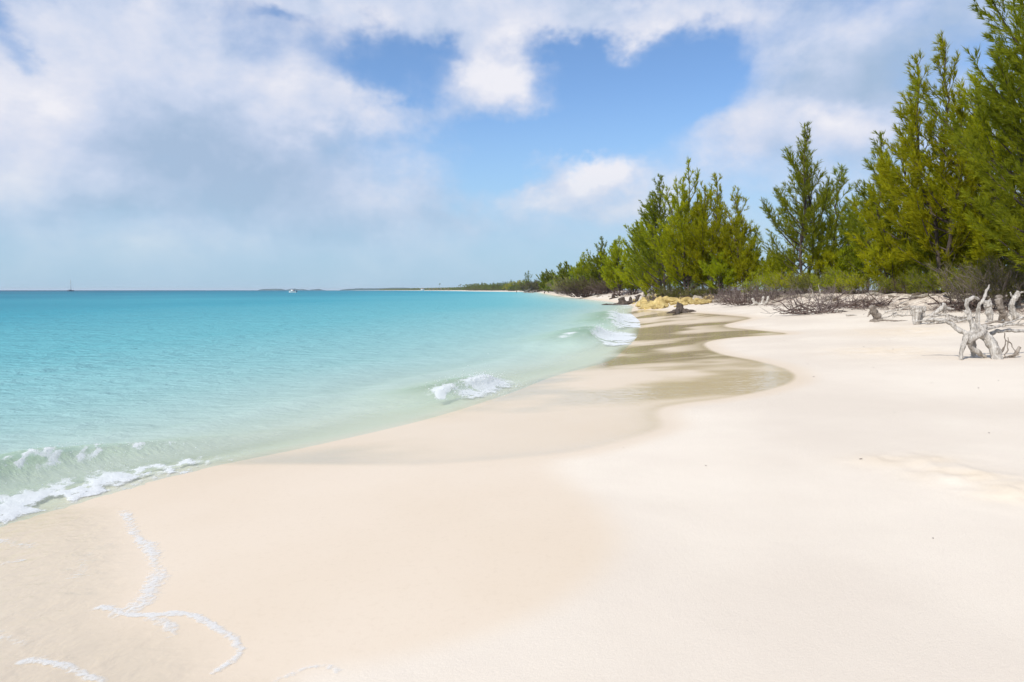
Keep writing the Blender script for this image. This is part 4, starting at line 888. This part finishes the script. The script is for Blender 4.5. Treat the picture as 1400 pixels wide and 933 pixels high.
# ------------------------------------------------------------------ rocks: a ledge of broken limestone
def rock_mesh(seed, n=3):
    import bmesh
    bm = bmesh.new(); bmesh.ops.create_icosphere(bm, subdivisions=n+1, radius=1); V = np.array([v.co[:] for v in bm.verts]); F = np.array([[v.index for v in f.verts] for f in bm.faces]); bm.free()
    rs = np.random.default_rng(seed)
    for _ in range(16):
        d = norm(rs.normal(size=3)*[1, 1, .8]); h = rs.uniform(.35, .7); k = V@d; V = V - np.outer(np.maximum(k-h, 0), d)*.97
    V = V*(1+.20*fbm(V[:, 0]*3.5+seed, V[:, 1]*3.5+V[:, 2]*2.7, 4, seed, .65))[:, None]; V[:, 2] += .06*np.sin(V[:, 2]*16+fbm(V[:, 0], V[:, 1], 2, seed)*8)
    return V, F
RK = [mk('rock', *(lambda a: (a[0], [a[1]]))(rock_mesh(500+i)), M_ROCK if i < 4 else M_PALE) for i in range(7)]
rs = np.random.default_rng(77)
rocks = []
for i in range(230):
    px = rs.uniform(866, 1004); f = rs.uniform(0, 1); edge = np.interp(px, [866, 880, 900, 930, 960, 985, 1004], [419, 424, 423.5, 420.5, 417, 413, 410]); top = 405
    py = edge-(edge-top)*f; g = at(px, py); pale = f > .62 or px > 975
    s = rs.uniform(.16, .48)*(1.0 if f < .6 else .8)
    rocks.append((g, (s*rs.uniform(1.1, 2.0), s*rs.uniform(.8, 1.2), s*rs.uniform(.6, 1.0)), pale))
for px, py, s, pl in [(885, 423, .7, 0), (875, 420, .6, 0), (905, 422, .6, 0), (990, 411, .7, 1), (882, 416, 1.1, 0), (898, 418, 1.1, 0), (912, 415, 1.0, 0), (940, 416, .9, 0), (893, 412, 1.1, 0), (955, 414, .9, 1), (968, 412, .9, 0)]:
    rocks.append((at(px, py), (s*1.1, s*.8, s*.75), pl))
for i in range(55):                      # pale blocks breaking out of the bank to the right and left
    px = rs.uniform(1005, 1330) if i < 40 else rs.uniform(815, 868); py = rs.uniform(403, 414) if px < 1200 else rs.uniform(402.5, 409)
    if i >= 40: py = rs.uniform(403.5, 407)
    g = at(px, py); s = rs.uniform(.12, .36)*(1 if i < 40 else 1.3); rocks.append((g, (s*rs.uniform(1.2, 2.2), s, s*rs.uniform(.35, .6)), True))
first = {}
for g, s, pale in rocks:
    k = int(rs.integers(4, 7)) if pale else int(rs.integers(0, 4))
    o = RK[k] if k not in first else RK[k].copy()
    if k in first: col.objects.link(o)
    first[k] = 1
    o.location = (g[0], g[1], g[2]+s[2]*.25); o.scale = s; o.rotation_euler = (rs.uniform(-.25, .25), rs.uniform(-.25, .25), rs.uniform(0, 6.28))
    if pale: tag(o, 'pale broken limestone block lying along the foot of the tree belt', 'rock', 'pale limestone blocks along the bank')
    else: tag(o, 'golden yellow limestone block in the ledge beside the dark stumps', 'rock', 'yellow limestone blocks of the ledge')

# ------------------------------------------------------------------ litter of twigs and dried weed on the bank, specks on the clean sand
def litter():
    rs = np.random.default_rng(9); a = Acc(); n = 5200; Y = rs.uniform(14, 62, n); u = rs.normal(size=n)*1.1+.3; x = vegX(Y)+u
    dens = fbm(x*.6, Y*.5, 3, 34)+.5; ok = (dens > .46) & (u > -2.4); x = x[ok]; Y = Y[ok]; z = ground(x, Y)
    for xx, y_, zz in zip(x, Y, z):
        L = rs.uniform(.10, .55); an = rs.uniform(0, 6.28); d = np.array([math.cos(an), math.sin(an), rs.uniform(-.05, .35)]); P = np.array([xx, y_, zz+.01])+np.linspace(0, 1, 4)[:, None]*d*L + rs.normal(size=(4, 3))*.02
        r_ = rs.uniform(.004, .012); tube(a, P, np.linspace(r_, r_*.5, 4), 3, False, rs.uniform())
    tag(a.build('twig_litter', M_TWIGD), 'brown twigs and dried weed strewn along the bank', 'litter', kind='stuff')
    a = Acc()
    for i in range(70):
        x = rs.uniform(1, 12); y = rs.uniform(3.5, 22); 
        if inland_n(x, y) < 4: continue
        L = rs.uniform(.008, .035); an = rs.uniform(0, 6.28); z = gz(x, y)+.003
        P = np.array([x, y, z])+np.linspace(0, 1, 3)[:, None]*np.array([math.cos(an), math.sin(an), .1])*L; tube(a, P, [.002, .0035, .002], 4, True, rs.uniform())
    tag(a.build('beach_debris', M_TWIGD), 'tiny dark specks of debris on the clean sand', 'debris', kind='stuff')
litter()
def fallen_branches():
    rs = np.random.default_rng(19)
    pale = [(1212, 436, .9), (1236, 433, .8), (1275, 434, 1.2), (1308, 438, 1.0), (1170, 432, .8), (1226, 428, 1.0), (1328, 441, .9), (1398, 447, 1.2)]
    for i, (px, py, L) in enumerate(pale+[(1215, 416, 1.6), (1248, 411, 1.3), (1175, 413, 1.4), (1300, 417, 2.0), (1160, 409, 1.5), (1060, 410, 1.6), (1075, 413, 1.2)]):
        g = at(px, py); a = Acc(); an = rs.uniform(-.5, .5); P = grow(np.zeros((1, 3)), np.array([[math.cos(an), math.sin(an), .08]]), np.array([L]), .0, np.zeros(3), rs, 8, .15)[0]; tube(a, P, np.linspace(.045, .015, 8), 6)
        for q in range(6):
            t = rs.uniform(.2, .95); p, tg = along(P[None], np.array([[t]])); Q = grow(p[0], norm(tg[0]+rs.normal(size=(1, 3))*.7+[0, 0, .3]), np.array([L*.35]), .1, np.zeros(3), rs, 4, .15)[0]; tube(a, Q, np.linspace(.015, .005, 4), 4, False)
        o = a.build('fallen_branch', M_DRIFT if i < 8 else M_TWIG, None, True); o.location = g+np.array([-L/2, 0, .03]); tag(o, *(('bleached broken branch lying on the sand among the stumps', 'branch', 'bleached branches among the stumps') if i < 8 else ('grey fallen branch lying among the litter on the bank', 'branch', 'fallen branches on the bank')))
fallen_branches()

# ------------------------------------------------------------------ foam left on the wet sand, spray at the breakers
def foam_material():
    m, t, out = material('sea_foam'); p = t.pos(); f = t.attr('foam')
    n1 = t.noise(p, 22, 6, .75, 1.2); n2 = t.noise(p, 70, 4, .7, .6)
    vo = t.n.new('ShaderNodeTexVoronoi'); vo.feature = 'SMOOTH_F1'; t.put(vo.inputs['Vector'], t.v('ADD', p, t.v('SCALE', t.noise(p, 14, 3, .6, 0, out=1), .05))); vo.inputs['Scale'].default_value = 38
    k = t.m('ADD', f, t.m('MULTIPLY', t.m('SUBTRACT', t.m('ADD', t.m('MULTIPLY', n1, .6), t.m('MULTIPLY', vo.outputs[0], .55)), .55), 1.25))
    al = t.m('MULTIPLY', t.ss(k, .34, 1.0), t.ss(f, .02, .25))
    tr = t.n.new('ShaderNodeBsdfTransparent'); mx = t.n.new('ShaderNodeMixShader'); t.put(mx.inputs[0], t.m('MULTIPLY', al, .66)); t.l.new(tr.outputs[0], mx.inputs[1]); t.l.new(foam_shader(t, t.bump(n2, .5, .01)), mx.inputs[2]); t.l.new(mx.outputs[0], out.inputs[0]); return m
def wash_foam():
    lines = [([(170, 700), (182, 728), (198, 742), (211, 765), (214, 790), (206, 815), (186, 834), (160, 841)], .060, .80),
             ([(138, 832), (165, 840), (205, 843), (250, 839), (283, 850), (306, 868), (328, 884), (326, 897), (308, 912), (292, 924)], .028, .95), ([(203, 843), (232, 853), (240, 868)], .04, .6),
             ([(36, 903), (75, 908), (108, 922), (140, 935)], .024, .85), ([(375, 935), (400, 922), (432, 914), (460, 917)], .035, .55), ([(104, 790), (115, 762), (140, 748)], .09, .42), ([(0, 740), (40, 748)], .05, .6), ([(0, 772), (28, 768)], .05, .5), ([(0, 868), (18, 874), (30, 880)], .05, .6)]
    xs = np.arange(-4.9, -.6, .011); ys = np.arange(1.9, 5.9, .011); X, Y = np.meshgrid(xs, ys); x = X.ravel(); y = Y.ravel(); f = np.zeros(len(x))
    wx = fbm(x*6, y*6, 3, 80)*.06; wy = fbm(x*6+9, y*6, 3, 81)*.06
    for L, w, s in lines:
        P = smooth_line(gp(L), 2); d = polyd(x+wx, y+wy, P); ww = w*(.7+1.1*(fbm(x*2.5, y*2.5, 2, 82)+.5)); f = np.maximum(f, s*(.55+1.1*np.clip(fbm(x*3.3, y*3.3, 3, 83)+.45, 0, 1))*np.exp(-(d/ww)**2))
    inside = in_poly(x, y, FILM2); f = np.maximum(f, .62*sstep(inside, .05, .5)*np.clip(.15+3.0*fbm(x*1.6, y*1.6, 3, 84), 0, 1)*np.clip(.3+2.5*fbm(x*7, y*7, 3, 85), 0, 1.2))
    z = ground(x, y)+.003+.0025*np.clip(f, 0, 1)*(.8+fbm(x*14, y*14, 2, 86)); na = len(xs); i = np.arange(len(ys)-1)[:, None]*na+np.arange(na-1)[None]; Q = np.stack([i, i+1, i+na+1, i+na], -1).reshape(-1, 4)
    Q = Q[(f[Q] > .05).any(1)]; used = np.zeros(len(x), bool); used[Q.ravel()] = True; idx = np.cumsum(used)-1
    tag(mk('sea_foam', np.stack([x, y, z], -1)[used], [idx[Q]], foam_material(), smooth=True, attrs=dict(foam=np.clip(f, 0, 1)[used])), 'lacy white foam lines left on the wet sand', 'foam', kind='stuff')
wash_foam()
def spray():
    m, t, out = material('spray'); t.l.new(foam_shader(t), out.inputs[0]); rs = np.random.default_rng(3); a = Acc()
    T_ = np.array([[1, 1, 1], [1, -1, -1], [-1, 1, -1], [-1, -1, 1]], float)*.6; O_ = np.array([[1, 0, 0], [-1, 0, 0], [0, 1, 0], [0, -1, 0], [0, 0, 1], [0, 0, -1]], float); FO = np.array([[0, 2, 4], [2, 1, 4], [1, 3, 4], [3, 0, 4], [2, 0, 5], [1, 2, 5], [3, 1, 5], [0, 3, 5]])
    P = []; S = []
    for (s0, s1, n0, A, cnt, h, sz) in ((3.5, 7.9, 1.0, .26, 2600, .12, .0045), (11.8, 13.9, .62, .24, 2200, .26, .009), (25, 30.5, 1.2, .4, 1600, .30, .016), (33, 50, 1.1, .4, 1500, .40, .022)):
        Y = rs.uniform(s0, s1, cnt)+rs.normal(size=cnt)*.15; n = n0+rs.normal(size=cnt)*.20*(1+A); X = shoreX(Y)-n/.9; X2, z, _, _ = sea(X, Y); cl = np.clip(.35+2.2*fbm(Y*2.2, Y*0+n0, 3, 95), 0.02, 1.2)
        P.append(np.stack([X2, Y, z+rs.exponential(.33, cnt)*h*cl], -1)); S.append(rs.lognormal(0, .45, cnt)*sz*.45)
    P = np.concatenate(P); S = np.concatenate(S); n = len(P)
    V = (O_[None]*(S[:, None, None]*rs.uniform(.6, 1.6, (n, 1, 3)))+P[:, None]).reshape(-1, 3); F = (FO[None]+np.arange(n)[:, None, None]*6).reshape(-1, 3); a.add(V, F)
    tag(a.build('sea_spray', m), 'white spray drops thrown up by the shore breakers', 'spray', kind='stuff')
spray()

# ------------------------------------------------------------------ the sea air
def haze():
    m, t, out = material('sea_haze'); v = t.n.new('ShaderNodeVolumePrincipled'); v.inputs['Color'].default_value = (.86, .93, 1, 1); v.inputs['Density'].default_value = HAZE
    t.l.new(v.outputs[0], out.inputs['Volume']); a = Acc(); box(a, (0, 0, 13), (44000, 44000, 46)); tag(a.build('haze', m), 'thin bluish sea haze over the whole bay', 'haze', kind='stuff')
HAZE = 5e-5
haze()
